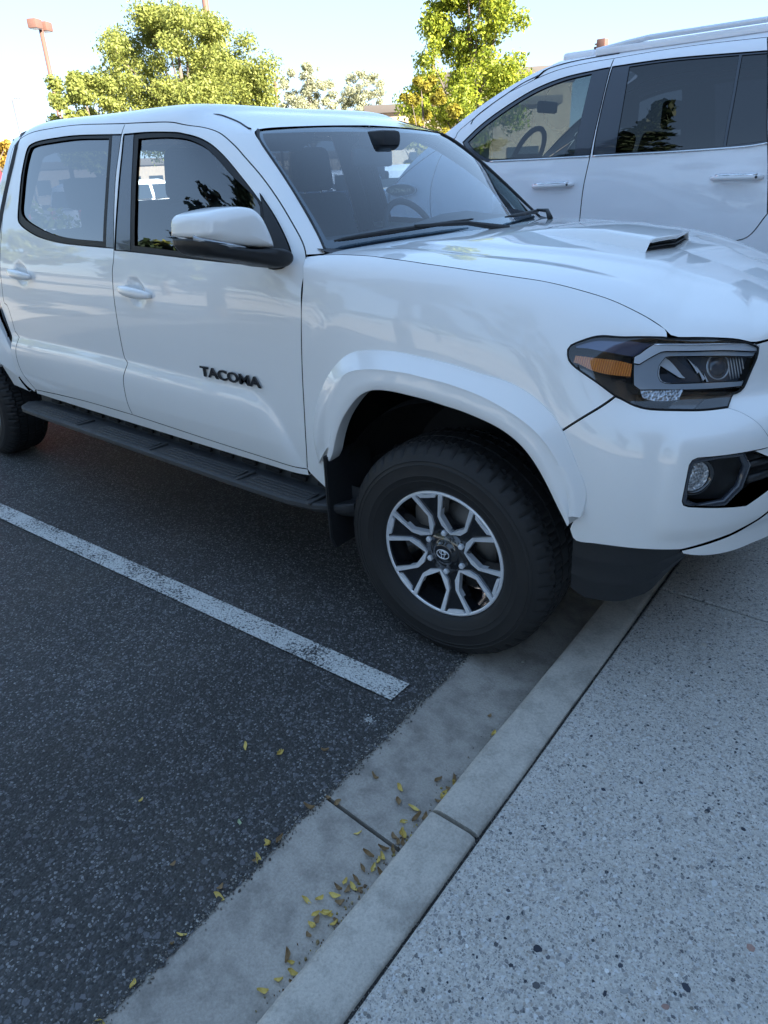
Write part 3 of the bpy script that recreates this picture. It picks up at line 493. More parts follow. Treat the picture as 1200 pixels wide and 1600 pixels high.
under(rdo,'window_seal',Cs,TR['rear_seal'],M['rubber'],off=-.004,holes=[TR['rear_glass']],depth=.012,gap=.0005)
under(fdo,'window_glass',Cs,TR['front_glass'],M['side_glass'],off=-.012,depth=0,gap=0,step=.03,grid=.05)
under(rdo,'window_glass',Cs,TR['rear_glass'],M['privacy'],off=-.012,depth=0,gap=0,step=.03,grid=.05)
def rectseg(u0,u1,v0,v1): return [[(u0,v0),(u1,v0)],[(u1,v0),(u1,v1)],[(u1,v1),(u0,v1)],[(u0,v1),(u0,v0)]]
# inner door card and window-sill ledge
vin=8.0
under(fdo,'door_card',Cs,[[(6.5,.5),(10.0,.5)],[(10.0,.5),(10.1,7.7)],[(10.1,7.7),(6.55,7.7)],[(6.55,7.7),(6.5,.5)]],M['dash'],off=-.07,depth=0,gap=0,step=.05,grid=.12)
under(rdo,'door_card',Cs,[[(3.7,.5),(6.4,.5)],[(6.4,.5),(6.45,7.7)],[(6.45,7.7),(3.7,7.7)],[(3.7,7.7),(3.7,.5)]],M['dash'],off=-.07,depth=0,gap=0,step=.05,grid=.12)
# cab shell: roof, windscreen pillars, back corner
sr=TR['shell_rear'][0]; pl=TR['pillar_low'][0]
top_rev=fd[1][::-1]; rrev=[s[::-1] for s in rd[:3][::-1]]
us=sr[-1]
segs=[sr,[us,(3.2,6.2),(3.15,9)],[(3.15,9),(3.1,12),(3.0,14),(2.95,16)],[(2.95,NV),(NU,NV)],[(NU,NV),(NU,14.5),(NU,13.05)],[(NU,13.05),(NU,10.5),(NU,8.05)],[(NU,8.05)]+pl[::-1][1:],top_rev]+rrev+[[rd[0][0],sr[0]]]
shell=panel('cab_shell',Cs,segs,M['white'],truck,sym='join',grid=.03,gap=.0022)
# sill under the doors
b0=fd[3]; sill=panel('sill',Cs,[[rd[4][-1],rd[4][1],rd[4][0]],[fd[3][2],fd[3][1],fd[3][0]],[fd[3][0],(b0[0][0]+.02,.02)],[(b0[0][0]+.02,.02),(rd[0][0][0]-.05,.02)],[(rd[0][0][0]-.05,.02),rd[4][-1]]],M['white'],truck,off=-.002,grid=.04,gap=.003)
# black sheets added behind the shut lines so the gaps read as shade
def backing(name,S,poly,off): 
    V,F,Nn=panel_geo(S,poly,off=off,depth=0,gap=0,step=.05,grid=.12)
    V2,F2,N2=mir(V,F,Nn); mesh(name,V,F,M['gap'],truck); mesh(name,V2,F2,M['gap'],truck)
backing('shut_line_shade',Cs,rectseg(3.6,NU-.3,.05,7.6),-.028)
backing('fender_gap_shade',Ws,[[(0,6.2),(7.0,6.2)],[(7.0,6.2),(6.6,9.9)],[(6.6,9.9),(0,9.9)],[(0,9.9),(0,6.2)]],-.028)
V,F=[],[]
def strip(curveA,curveB,name,mat,parent,**k):
    n=len(curveA); V=list(curveA)+list(curveB); F=[(i,i+1,n+i+1,n+i) for i in range(n-1)]; return mesh(name,V,F,mat,parent,**k)
# dark rail standing in for shade in the door-frame gap above the windows
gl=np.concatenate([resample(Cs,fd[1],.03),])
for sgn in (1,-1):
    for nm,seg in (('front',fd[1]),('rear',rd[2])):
        L=resample(Cs,seg,.03); A=Cs.pt(L[:,0],L[:,1],-.018); t=[tuple(a*np.array([1,sgn,1])) for a in A]; tube('door_gap_shade',t,.014,M['gap'],truck,n=6)
for s in (1,-1):
    L=resample(Cs,TR['ditch'][0],.02); A=Cs.pt(L[:,0],L[:,1],.0)*np.array([1,s,1]); tube('roof_moulding',A,[.0015]+[.004]*(len(A)-2)+[.006],M['rubber'],truck,n=6)
# ---- windscreen
vv=np.linspace(8.05,13.05,7); E=Cs.pt(np.full(7,NU),vv)
topc=Cs.pt([NU],[NV])[0]; basec=np.array([-.385,0,1.315])
rows=[]
ys=[-1,-.93,-.8,-.5,-.17,.17,.5,.8,.93,1]
for yk in ys:
    col=[]
    for i in range(7):
        t=i/6; cx=basec+(topc-basec)*t; e=E[i]; f=1-abs(yk)**2.4
        col.append((e[0]+(cx[0]-e[0])*f, -yk*e[1]*1.0 , e[2]+(cx[2]-e[2])*f))
    rows.append(col)
rows=[[(a,-abs(b) if ys[k]<0 else abs(b),c) for a,b,c in r] for k,r in enumerate(rows)]
WS=Surf(rows)
ws=panel('windscreen',WS,rectseg(.02,WS.nu-.02,.0,WS.nv-.03),M['windshield'],truck,sym=None,off=-.004,depth=0,gap=.003,step=.04,grid=.06)
frit=panel('windscreen_border',WS,rectseg(0,WS.nu,-.0,WS.nv),M['trim'],ws,sym=None,off=-.008,depth=0,gap=.0,step=.04,grid=.05,holes=[[[(.42,.55),(.40,3.2)],[(.40,3.2),(.46,WS.nv-.28)],[(.46,WS.nv-.28),(WS.nu-.46,WS.nv-.28)],[(WS.nu-.46,WS.nv-.28),(WS.nu-.40,3.2)],[(WS.nu-.40,3.2),(WS.nu-.62,.55)],[(WS.nu-.62,.55),(.42,.55)]]])
t=np.linspace(0,WS.nv,30)
for u_ in (.0,WS.nu): tube('windscreen_moulding',WS.pt(np.full(30,u_),t,-.002),.0065,M['rubber'],ws,n=6)
# inspection sticker in the far lower corner
panel('sticker',WS,rectseg(WS.nu-.72,WS.nu-.52,.62,.80),M['white_text'],ws,sym=None,off=-.0065,depth=0,gap=0,step=.02,grid=.03)
panel('sticker',WS,rectseg(WS.nu-.69,WS.nu-.55,.66,.76),M['gap'],ws,sym=None,off=-.006,depth=0,gap=0,step=.02,grid=.03)
# cowl and wipers
uu=np.linspace(0,WS.nu,24); Bc=WS.pt(uu,np.full(24,.12),-.006); Fc=Bc+np.array([.13,0,-.012]); Fc[:,1]*=.97
strip(Bc,Fc,'cowl',M['black'],truck)
def wiper(ua,va,ub,vb,piv):
    A=WS.pt(np.linspace(ua,ub,9),np.linspace(va,vb,9),.016)
    o=tube('wiper_blade',A,[.003,.007,.008,.009,.010,.009,.008,.007,.003],M['black'],truck,n=6)
    mid=A[5]; p=np.array(piv); q=(p+mid)/2+np.array([.02,0,.018]); tube('wiper_arm',[p,q,mid+np.array([0.004,0,.006])],[.014,.009,.006],M['black'],o,n=6)
wiper(.6,.30,4.2,.42,(-.30,-.02,1.318)); wiper(5.1,.30,8.3,.42,(-.40,.52,1.318))
# ---- hood
he=[q for q in TR['hood_edge'][0] if not (6.85<q[0]<6.95 and q[1]>9.99)]
pathw=np.concatenate([resample(Ws,he,.02),resample(Ws,TR['hood_front'][0],.02)[1:]])
last=pathw[-1]; ext=np.array([[u,last[1]+(8.4-last[1])*(u-last[0])/(Ws.nu-last[0])] for u in np.linspace(last[0],Ws.nu,14)[1:]])
pathw=np.concatenate([pathw,ext]); TP=Ws.pt(pathw[:,0],pathw[:,1],0)
arc=np.concatenate([[0],np.cumsum(np.linalg.norm(np.diff(TP,axis=0),axis=1))])
ns=72; ii=np.interp(np.linspace(0,arc[-1],ns),arc,np.arange(len(arc)))
T=np.stack([np.interp(ii,np.arange(len(arc)),TP[:,k]) for k in range(3)],1)
def zc(x): return np.interp(x,[-.5,-.1,.15,.35,.5,.62,.72,.79,.84],[1.318,1.316,1.288,1.250,1.210,1.172,1.138,1.112,1.086])
xe=T[:,0]; fr=np.clip((arc[-1]*np.linspace(0,1,ns)-0)/arc[-1],0,1)
HG=[]
for k in range(ns):
    x,y,z=T[k]; a=abs(y)/.8
    s_=k/(ns-1); xc=-.33+( .845+.33)*(s_**.86)
    zz=zc(xc); col=[]
    for b in (0,.035,.1,.22,.38,.55,.72,.87,1.0):
        bx=b**1.05 if x<.5 else b
        X=x+(xc-x)*bx; Y_=y*(1-b); Zb=z+(zz-z)*(1-(1-b)**2.3)
        if x>.50: Zb=z+(zz-z)*(1-(1-b)**1.7)+ .018*min(1,b*12)*max(0,1-b*1.2)*min(1,abs(y)/.3)
        else: Zb+=.004*min(1,b*10)
        col.append((X,Y_,Zb))
    HG.append(col)
def hbump(P):
    x,y,z=P[:,0],np.abs(P[:,1]),P[:,2]
    y1=np.interp(x,[-.4,0,.3,.62],[.52,.47,.36,.24]); y2=np.interp(x,[-.4,0,.3,.56],[.66,.62,.56,.50])
    f1=np.clip((.66-x)/.30,0,1)*np.clip((x+.45)/.3,0,1); f2=np.clip((.58-x)/.3,0,1)*np.clip((x+.45)/.3,0,1)
    s=lambda t:1/(1+np.exp(-t/.012))
    return .009*f1*s(y1-y)-.005*f2*s(y2-y)+.0
H=Surf(HG,hbump)
hood=panel('hood',H,rectseg(0,H.nu,0,H.nv),M['white'],truck,sym='join',gap=.0022,grid=.025,step=.02)
# hood scoop
def hz(x,y):
    g=hzcache; d=(g[:,0]-x)**2+(g[:,1]+abs(y))**2; i=np.argsort(d)[:4]; w_=1/(d[i]+1e-6); return float((g[i,2]*w_).sum()/w_.sum())
uu,vv2=np.meshgrid(np.linspace(0,H.nu,120),np.linspace(0,H.nv,70)); hzcache=H.pt(uu.ravel(),vv2.ravel())
sx=[-.14,-.10,-.05,.02,.08,.15,.22,.28,.312,.340]; sh=[-.004,.005,.014,.024,.031,.036,.040,.043,.043,.040]
sy=[-.222,-.212,-.20,-.185,-.165,-.12,-.06,0,.06,.12,.165,.185,.20,.212,.222]; sp=[-.006,.01,.40,.90,.985,1,1.01,1.015,1.01,1,.985,.90,.40,.01,-.006]
V=[];n_=len(sy)
for x,h in zip(sx,sh):
    wd=.82+.18*min(1,(x+.14)/.3)
    for y,pz in zip(sy,sp): V.append((x-.03*abs(y)/.22*(x>.2),y*wd,hz(x,y*wd)+(h*pz if pz>0 else pz)))
F=[(i*n_+j,(i+1)*n_+j,(i+1)*n_+j+1,i*n_+j+1) for i in range(len(sx)-1) for j in range(n_-1)]
sco=mesh('hood_scoop',V,F,M['white'],hood)
# scoop mouth: white rim, dark throat and slats
m0=(len(sx)-2)*n_; rim=[V[m0+j] for j in range(2,n_-2)]
throat=[(x-.004,y*.97,z-.006) for x,y,z in rim]; base=[(x+.022,y*.95,hz(x+.022,y)+.004) for x,y,z in rim]; mF=(len(sx)-1)*n_; lipf=[V[mF+j] for j in range(0,n_)]
strip(throat,base,'scoop_mouth',M['gap'],sco,smooth=False)
for q in range(3):
    f=.22+.26*q; A=[tuple(np.array(a)*(1-f)+np.array(b)*f+np.array([.006,0,0])) for a,b in zip(throat,base)]; tube('scoop_slat',A[1:-1],.0022,M['black'],sco,n=6)
strip(lipf,[(x-.004,y*.985,z-.010 if abs(y)<.17 else z-.002) for x,y,z in lipf],'scoop_rim',M['white'],sco); tube('scoop_lip',lipf[3:-3],.005,M['white'],sco,n=8)
# ---- fender, bumper, front end
pin=[(6.86,9.96) if (6.85<q[0]<6.95 and q[1]>9.99) else q for q in TR['fender'][1]]
fseg=[s for s in TR['fender']]; fseg[1]=[q for q in TR['fender'][1] if not(6.85<q[0]<6.95 and q[1]>9.99)]
fender=panel('front_fender',Ws,fseg,M['white'],truck,grid=.022,gap=.0022)
b=TR['bumper']; bl=TR['bumper_low']; e1=b[-1][-1]
bumper=panel('front_bumper',Ws,b+[[e1,(9.8,2.15),(Ws.nu,2.1)],[(Ws.nu,2.1),(Ws.nu,1.25)],[(Ws.nu,1.25),(9.8,1.25),bl[0][0]]]+bl,M['white'],truck,sym='join',grid=.022,gap=.002,depth=.05,lip=.004)
ch=TR['chin']; chin=panel('chin_lip',Ws,[ch[0]]+[[ch[0][-1],(9.8,1.2),(Ws.nu,1.2)],[(Ws.nu,1.2),(Ws.nu,.3)],[(Ws.nu,.3),(9.9,.26),ch[1][0]],ch[1]],M['white'],truck,sym='join',off=.003,grid=.03,gap=.0012,depth=.03,lip=.003)
s0=TR['surround'][0]; wing=TR['bumper'][2]
surr=panel('grille_surround',Ws,[s0,[s0[-1]]+wing[1:],[wing[-1],(9.0,2.9),(Ws.nu,2.7)],[(Ws.nu,2.7),(Ws.nu,3.3)],[(Ws.nu,3.3),(9.9,3.35)],[(9.9,3.35),(9.55,5.0)],[(9.55,5.0),(9.8,7.0)],[(9.8,7.0),(Ws.nu,7.1)],[(Ws.nu,7.1),(Ws.nu,8.3)],[(Ws.nu,8.3),(9.9,8.05),s0[0]]],M['white'],truck,sym='join',off=-.004,grid=.03,gap=.002,depth=.04,lip=.004)
gr=panel('grille',Ws,[[(9.5,3.2),(Ws.nu,3.2)],[(Ws.nu,3.2),(Ws.nu,7.2)],[(Ws.nu,7.2),(9.5,7.2)],[(9.5,7.2),(9.3,5.0),(9.5,3.2)]],M['gap'],truck,sym='join',off=-.045,depth=0,gap=0,grid=.05,step=.05)
for v_ in (3.8,4.5,5.2,5.9,6.6):
    A=Ws.pt(np.linspace(9.5,Ws.nu,8),np.full(8,v_),-.03); A=np.concatenate([A,(A*np.array([1,-1,1]))[::-1][1:]]); tube('grille_bar',A,.009,M['black'],gr,n=6)
ins=panel('lower_grille',Ws,[[(6.6,1.7),(Ws.nu,1.7)],[(Ws.nu,1.7),(Ws.nu,3.9)],[(Ws.nu,3.9),(6.6,3.9)],[(6.6,3.9),(6.6,1.7)]],M['black'],truck,sym='join',off=-.05,depth=0,gap=0,grid=.05,step=.05)
for v_,r_ in ((2.55,.012),(2.95,.010),(3.3,.008)):
    for s in (1,-1):
        A=Ws.pt(np.linspace(8.25,Ws.nu,10),np.full(10,v_),-.022)*np.array([1,s,1]); tube('grille_vane',A,r_,M['black'],ins,n=6)
for s in (1,-1):
    ring=[(7.05,3.28),(7.5,3.36),(7.95,3.34),(8.12,3.0),(8.05,2.45),(7.8,2.05),(7.3,2.0),(7.03,2.2),(6.99,2.7)]
    A=Ws.pt([q[0] for q in ring],[q[1] for q in ring],-.014)*np.array([1,s,1]); fz=tube('fog_bezel',A,.012,M['trim'],ins,n=8,closed=True)
    c=Ws.pt([7.22],[2.82],-.035)[0]*np.array([1,s,1]); _,nn,_,_=Ws.full([7.5],[2.8]); nv_=Vector(nn[0]*np.array([1,s,1]))
    rot=nv_.to_track_quat('Y','Z').to_matrix().to_4x4()
    Vl,Fl=lathevf([(.0,.006),(.018,.004),(.030,-.002),(.036,-.006),(.040,.004),(.044,.002),(.046,-.02)],24)
    lo=mesh('fog_lamp',[rot@Vector(v)+Vector(c) for v in Vl],Fl,M['crystal'],ins); 
    Vl,Fl=lathevf([(.041,.004),(.045,.012),(.052,.012),(.056,-.005)],24); mesh('fog_lamp_rim',[rot@Vector(v)+Vector(c) for v in Vl],Fl,M['gloss_black'],lo)
# black valance under the bumper corner
for s in (1,-1):
    us=np.linspace(5.15,Ws.nu,40); zt=np.full(40,.575); zb=np.interp(us,[5.15,5.4,6.3,6.9,7.35,7.8,11],[.37,.345,.345,.375,.45,.50,.47]); ins_=np.interp(us,[5.15,6,7,11],[.02,.03,.05,.10])
    P,nn,_,_=Ws.full(us,np.full(40,.6)); rows_=[]
    for f in (0,.3,.34,.38,.62,.66,.70,.93,1):
        z=zt+(zb-zt)*f; o=-.020-ins_*f+(.0022 if f in(.34,.66) else 0)-(0.02 if f==1 else 0); Q=P+nn*(o if hasattr(o,'shape') else o)[:,None] if hasattr(o,'shape') else P+nn*o; Q=Q.copy(); Q[:,2]=z; rows_.append(Q*np.array([1,s,1]))
    V=np.concatenate(rows_); nn_=40; F=[(i*nn_+j,(i+1)*nn_+j,(i+1)*nn_+j+1,i*nn_+j+1) for i in range(len(rows_)-1) for j in range(nn_-1)]
    if s>0: F=[f[::-1] for f in F]
    sharp(mesh('air_dam',V,F,M['black'],truck),30)
# ---- headlights
HLs=TR['headlight']; hp=panel('headlight',Ws,HLs,M['lamp_dark'],truck,off=-.040,depth=0,gap=0,grid=.03)
V,F,Nn=panel_geo(Ws,HLs,off=-.001,depth=.045,gap=.0015,grid=.5); 
for s,par in ((1,hp[0]),(-1,hp[1])):
    # bucket wall
    L=loop(Ws,HLs,.015); A=Ws.pt(L[:,0],L[:,1],-.001)*np.array([1,s,1]); B_=Ws.pt(L[:,0],L[:,1],-.045)*np.array([1,s,1]); n=len(A)
    mesh('lamp_bucket',list(A)+list(B_),[(i,(i+1)%n,n+(i+1)%n,n+i) for i in range(n)],M['lamp_dark'],par)
    tube('lamp_gasket',A,.0032,M['gap'],par,n=6,closed=True)
under(hp,'amber_reflector',Ws,TR['amber'],M['amber'],off=-.010,depth=.02,gap=0,grid=.02)
under(hp,'blue_reflector',Ws,TR['blue_strip'],M['blue_lens'],off=-.012,depth=.02,gap=0,grid=.02)
under(hp,'chrome_bezel',Ws,TR['chrome_top'],M['lamp_chrome'],off=-.004,depth=.02,gap=0,grid=.02,lip=.003)
under(hp,'light_guide',Ws,TR['drl'],M['lamp_grey'],off=-.009,depth=.012,gap=0,grid=.02,lip=.003)
under(hp,'lamp_core',Ws,TR['dark_mid'],M['lamp_mid'],off=-.030,depth=0,gap=0,grid=.02)
under(hp,'turn_crystal',Ws,TR['crystals'],M['crystal'],off=-.008,depth=.02,gap=0,grid=.015)
under(hp,'reflector_fin',Ws,TR['fins'],M['lamp_chrome'],off=-.024,depth=.01,gap=0,grid=.02)
for q in range(3):
    d=q*.16; under(hp,'reflector_fin',Ws,[[(7.45+d*1.1,6.9-d*2.4),(7.72+d*.7,6.2-d*1.9)],[(7.72+d*.7,6.2-d*1.9),(7.66+d*.7,6.12-d*1.9)],[(7.66+d*.7,6.12-d*1.9),(7.45+d*1.1,6.9-d*2.4)]],M['lamp_chrome'],off=-.024,depth=.01,gap=0,grid=.02)
for s,par in ((1,hp[0]),(-1,hp[1])):
    L=loop(Ws,TR['dark_mid'],.012); tube('bezel_edge',Ws.pt(L[:,0],L[:,1],-.012)*np.array([1,s,1]),.0016,M['lamp_chrome'],par,n=6,closed=True)
    L=resample(Ws,TR['chrome_top'][0],.02); tube('daylight_strip',Ws.pt(L[:,0],L[:,1],-.0035)*np.array([1,s,1]),.0026,M['reflector'],par,n=6)
    for q in range(6):
        uq=8.42+.07*q; A=Ws.pt(np.linspace(uq,uq+.02,6),np.linspace(6.75,5.75,6),-.026)*np.array([1,s,1]); tube('lens_rib',A,.0017,M['lamp_grey'],par,n=6)
# projector lens
for s,par in ((1,hp[0]),(-1,hp[1])):
    c=Ws.pt([8.2],[6.35],-.034)[0]*np.array([1,s,1]); _,nn,_,_=Ws.full([8.2],[6.3]); rot=Vector(nn[0]*np.array([1,s,1])).to_track_quat('Y','Z').to_matrix().to_4x4()
    Vl,Fl=lathevf([(0,.012),(.016,.010),(.027,.003),(.030,0)],28); mesh('projector_lens',[rot@Vector(v)+Vector(c) for v in Vl],Fl,M['lamp_mid'],par)
    Vl,Fl=lathevf([(.030,.0),(.033,.006),(.037,.003),(.038,-.004)],28); mesh('projector_ring',[rot@Vector(v)+Vector(c) for v in Vl],Fl,M['lamp_grey'],par)
under(hp,'lamp_lens',Ws,HLs,M['lens'],off=.0015,depth=0,gap=.0015,grid=.03)
dk=panel('lamp_duct',Ws,TR['duct'],M['black'],truck,off=.001,depth=.02,gap=.001)
# ---- wheel-arch flares
def arcp(pts):
    a=np.array(pts); th=np.arctan2(a[:,-1]-.385,a[:,0]); r=np.hypot(a[:,0],a[:,-1]-.385); return th,r
OL=np.concatenate([resample(Ws,TR['flare_outer'][0],.02)]); OP=Ws.pt(OL[:,0],OL[:,1],0); Mi=np.array(TR['_M']); Ii=np.array(TR['_I'])
def curve(P):
    th=np.arctan2(P[:,2]-.385,P[:,0]); o=np.argsort(th); return th[o],np.hypot(P[:,0],P[:,2]-.385)[o],P[o,1]
cO,cM,cI=curve(OP),curve(Mi),curve(Ii)
TH=np.linspace(0,1,90)
def ev(c,s_):
    th=c[0][0]+(c[0][-1]-c[0][0])*s_
    r=np.interp(th,c[0],c[1]); y=np.interp(th,c[0],c[2]); ker=np.ones(5)/5
    rp=np.convolve(np.pad(r,2,mode='edge'),ker,'valid'); yp=np.convolve(np.pad(y,2,mode='edge'),ker,'valid'); return np.stack([rp*np.cos(th),yp,.385+rp*np.sin(th)],1)
PO,PM,PI_=ev(cO,TH),ev(cM,TH),ev(cI,TH)
kk=(np.clip((.05-TH)/.05,0,1)**2)[:,None]; PO=PO+(PI_-PO)*kk*.45; PM=PM+(PI_-PM)*kk*.3
PM[:,1]=np.minimum(PM[:,1],-.935+.02*np.clip((PM[:,0]-.33)/.1,0,1))
def flare_geo():
    tt=R(28)+(R(152)-R(28))*TH; rad=np.stack([np.cos(tt),0*tt,np.sin(tt)],1); inn=np.array([0,1,0])
    prof=[PO+inn*.012,PO-inn*.004+rad*.0,PO-inn*.0065-rad*.003,PO*.66+PM*.34-inn*.004,PO*.33+PM*.67-inn*.004,PM-inn*.001-rad*.0,PM-rad*.010-inn*.0005,PM*.5+PI_*.5-inn*.004,PI_-inn*.001+rad*.006,PI_+inn*.002,PI_+inn*.012-rad*.001,PI_+inn*.055+rad*.002]
    V=np.concatenate(prof); n=len(TH); F=[]
    for k in range(len(prof)-1):
        for i in range(n-1): F.append((k*n+i,(k+1)*n+i,(k+1)*n+i+1,k*n+i+1))
    for i in (0,n-1):
        F.append(tuple(k*n+i for k in range(len(prof)))[::(1 if i==0 else -1)])
    return V,F
FV,FF=flare_geo()
# normals outward check
for s in (1,-1):
    V=FV*np.array([1,s,1]); F=FF if s==1 else [f[::-1] for f in FF]
    sharp(mesh('arch_flare',V,F,M['white'],truck),42)
    V=FV*np.array([-1,s,1])+np.array([-3.50,0,0]); F=[f[::-1] for f in F]
    sharp(mesh('arch_flare',V,F,M['white'],truck),42)
# ---- wheel wells
for xc in (0,-3.50):
    for s in (-1,1):
        rr=.50; Vl,Fl=lathevf([(rr,s*.855),(rr+.01,s*.80),(rr,s*.66),(rr-.01,s*.56),(rr-.06,s*.50)],40,a0=R(24),a1=R(160)); mesh('wheel_well',[(v[0]+xc,v[1],v[2]+.385) for v in Vl],Fl,M['liner'],truck)
        a=np.linspace(R(13),R(167),40); V=[(xc+.46*math.cos(t),s*.50,.385+.46*math.sin(t)) for t in a]+[(xc,s*.50,.36)]; mesh('wheel_well_wall',V,[(i,i+1,40) for i in range(39)],M['liner'],truck,smooth=False)
box('chassis',(-2.1,0,.50),(5.2,1.15,.16),M['dark'],truck,.02); box('floor_pan',(-1.75,0,.56),(2.3,1.62,.08),M['dark'],truck,.02)
box('engine_bay',(.15,0,.72),(.95,.96,.5),M['dark'],truck,.03)
box('firewall',(-.52,0,.95),(.06,1.60,.68),M['dark'],truck)
# ---- bed
xs=Cs.raw(np.linspace(0,4,200),np.full(200,3.))[0][:,0]
def ux(x): return float(np.interp(x,xs,np.linspace(0,4,200)))
arcb=[(ux(-3.50+.455*math.cos(t)),(.385+.455*math.sin(t)-.5)/.1) for t in np.linspace(R(16),R(164),24)]
bf=TR['bed_front'][0]
bed=panel('bed_side',Cs,[bf,[bf[-1],(bf[-1][0]-.06,7.0),(bf[-1][0]-.06,8.0)],[(bf[-1][0]-.06,8.0),(.02,8.0)],[(.02,8.0),(.02,.05)],[(.02,.05),arcb[-1]],arcb[::-1],[arcb[0],bf[0]]],M['white'],truck,grid=.03,gap=.002)
box('bed_floor',(-3.95,0,.78),(1.80,1.5,.05),M['black'],truck); box('tailgate',(-4.83,0,.93),(.06,1.55,.62),M['white'],truck,.015); box('bed_wall',(-3.08,0,1.02),(.05,1.56,.5),M['white'],truck,.01)
for s in (-1,1):
    box('bed_rail',(-3.95,s*.825,1.275),(1.78,.07,.035),M['black'],truck,.01); box('tail_lamp',(-4.845,s*.80,1.05),(.05,.12,.32),M['red'],truck,.015)
box('rear_bumper',(-4.94,0,.62),(.16,1.7,.16),M['chrome'],truck,.03)
# ---- wheels
def wheel(parent,loc,rz,side):
    w_=empty('wheel',loc,rz); w_.parent=parent
    flip=1 if side<0 else -1      # outer face towards -y when side<0
    def Lm(name,prof,mat,par,n=72,**k):
        V,F=lathevf(prof,n); V=[(x,y*-flip*-1,z) for x,y,z in V]; F=[f if flip>0 else f[::-1] for f in F]; return mesh(name,V,F,mat,par,**k)
    # y measured with the outer face at negative y
    n=288; prof=[(.228,-.100),(.232,-.112),(.245,-.121),(.262,-.129),(.268,-.1305),(.2695,-.132),(.271,-.1312),(.285,-.134),(.288,-.1355),(.292,-.134),(.315,-.1345),(.322,-.1338),(.3235,-.1352),(.325,-.1335),(.335,-.1315),(.337,-.133),(.340,-.130),(.352,-.125),(.362,-.118),(.3665,-.113),(.372,-.108),(.3785,-.098),(.3835,-.082),(.3845,-.074),(.3765,-.0735),(.3765,-.0665),(.3855,-.066),(.3865,-.028),(.3785,-.0275),(.3785,-.0205),(.387,-.020),(.387,0)]
    prof=prof+[(r,-y) for r,y in prof[::-1][1:]]
    V=[];F=[]
    for i in range(n):
        a=2*math.pi*i/n
        for r,y in prof:
            ay=abs(y); rr=r
            ph=(i+(int(ay*260) if ay<.09 else 0))%6
            if .066<=ay<=.119 and r>.352 and ph==0: rr-=.010 if ay<.1 else .0075
            elif .028<=ay<=.066 and r>.38 and (i+2)%6==0 and (int(ay*100)%2==0): rr-=.005
            elif ay<=.020 and r>.38 and (i+4)%8==0: rr-=.004
            V.append((rr*math.cos(a),y*flip,rr*math.sin(a)))
    L=len(prof)
    for i in range(n):
        j=(i+1)%n
        for k in range(L-1):
            f=(i*L+k,j*L+k,j*L+k+1,i*L+k+1); F.append(f if flip<0 else f[::-1])
    ty=mesh('tyre',V,F,M['tyre'],w_); sharp(ty,38)
    rim=Lm('rim',[(a,b*flip) for a,b in [(.226,-.100),(.2285,-.106),(.2265,-.1095),(.222,-.110),(.2185,-.106),(.216,-.097),(.2145,-.085),(.205,-.03),(.195,.02),(.20,.08),(.226,.10)]],M['gloss_black'],w_)
    # machined outer ring
    Lm('rim_ring',[(a,b*flip) for a,b in [(.2285,-.1065),(.2265,-.1105),(.2195,-.1110),(.2165,-.1075)]],M['silver'],rim,n=96)
    # spokes: dark six-arm spider
    yf=lambda r:-.080-.030*(r-.05)/.17   # face plane: dished to the hub
    def plate(name,pts,y0,y1,mat,par,bev=.0015):
        bm=bmesh.new(); vs=[bm.verts.new((r*math.cos(t),(yf(r)+y0)*flip,r*math.sin(t))) for r,t in pts]; f=bm.faces.new(vs if flip<0 else vs[::-1])
        bm.normal_update(); 
        ex=bmesh.ops.extrude_face_region(bm,geom=[f]); 
        for v in [g for g in ex['geom'] if isinstance(g,bmesh.types.BMVert)]: v.co.y+=(y1-y0)*flip
        bmesh.ops.recalc_face_normals(bm,faces=bm.faces[:])
        return bmobj(name,bm,mat,par)
    ph0=R(75) if side<0 else R(40)
    for k in range(6):
        c=ph0-R(60)*k; sg=1 if side<0 else -1
        # dark spoke body between holes (centre at c+30deg)
        m_=c+R(30)
        pts=[]
        for r,h in ((.052,26),(.082,27),(.135,9.6),(.175,14),(.2165,17.5)): pts.append((r,m_-R(h)))
        for r,h in ((.2165,17.5),(.175,14),(.135,9.6),(.082,27),(.052,26)): pts.append((r,m_+R(h)))
        plate('spoke',pts,.0065,.05,M['gloss_black'],rim)
        # machined arms bounding each hole: V-shaped, bent
        for q in (-1,1):
            arm=[(.078,c),(.070,c),(.132,c+q*R(24.5)),(.2185,c+q*R(17.5)),(.2185,c+q*R(12.8)),(.134,c+q*R(18.8))]
            arm=[(.0815,c),(.074,c),(.102,c+q*R(21.5)),(.134,c+q*R(24.6)),(.2185,c+q*R(17.8)),(.2185,c+q*R(13.6)),(.138,c+q*R(19.6))]
            plate('machined_arm',arm if q>0 else arm[::-1],-.002,.02,M['silver'],rim)
        pad=[(.2185,m_-R(10)),(.2065,m_-R(8.2)),(.2035,m_),(.2065,m_+R(8.2)),(.2185,m_+R(10))]
        plate('rim_pad',pad,-.0015,.01,M['silver'],rim)
        a=ph0+R(30)-R(60)*k-R(12); 
        Vl,Fl=lathevf([(.0,-.094),(.008,-.093),(.0105,-.090),(.0105,-.065)],6); mesh('lug_nut',[(x+.0715*math.cos(a),y*flip,z+.0715*math.sin(a)) for x,y,z in Vl],Fl if flip<0 else [f[::-1] for f in Fl],M['silver'],rim,smooth=False)
    # hub
    hub=Lm('centre_cap',[(a,b*flip) for a,b in [(0,-.100),(.030,-.0995),(.036,-.097),(.040,-.090),(.050,-.086),(.088,-.078),(.092,-.04)]],M['gloss_black'],rim,n=48)
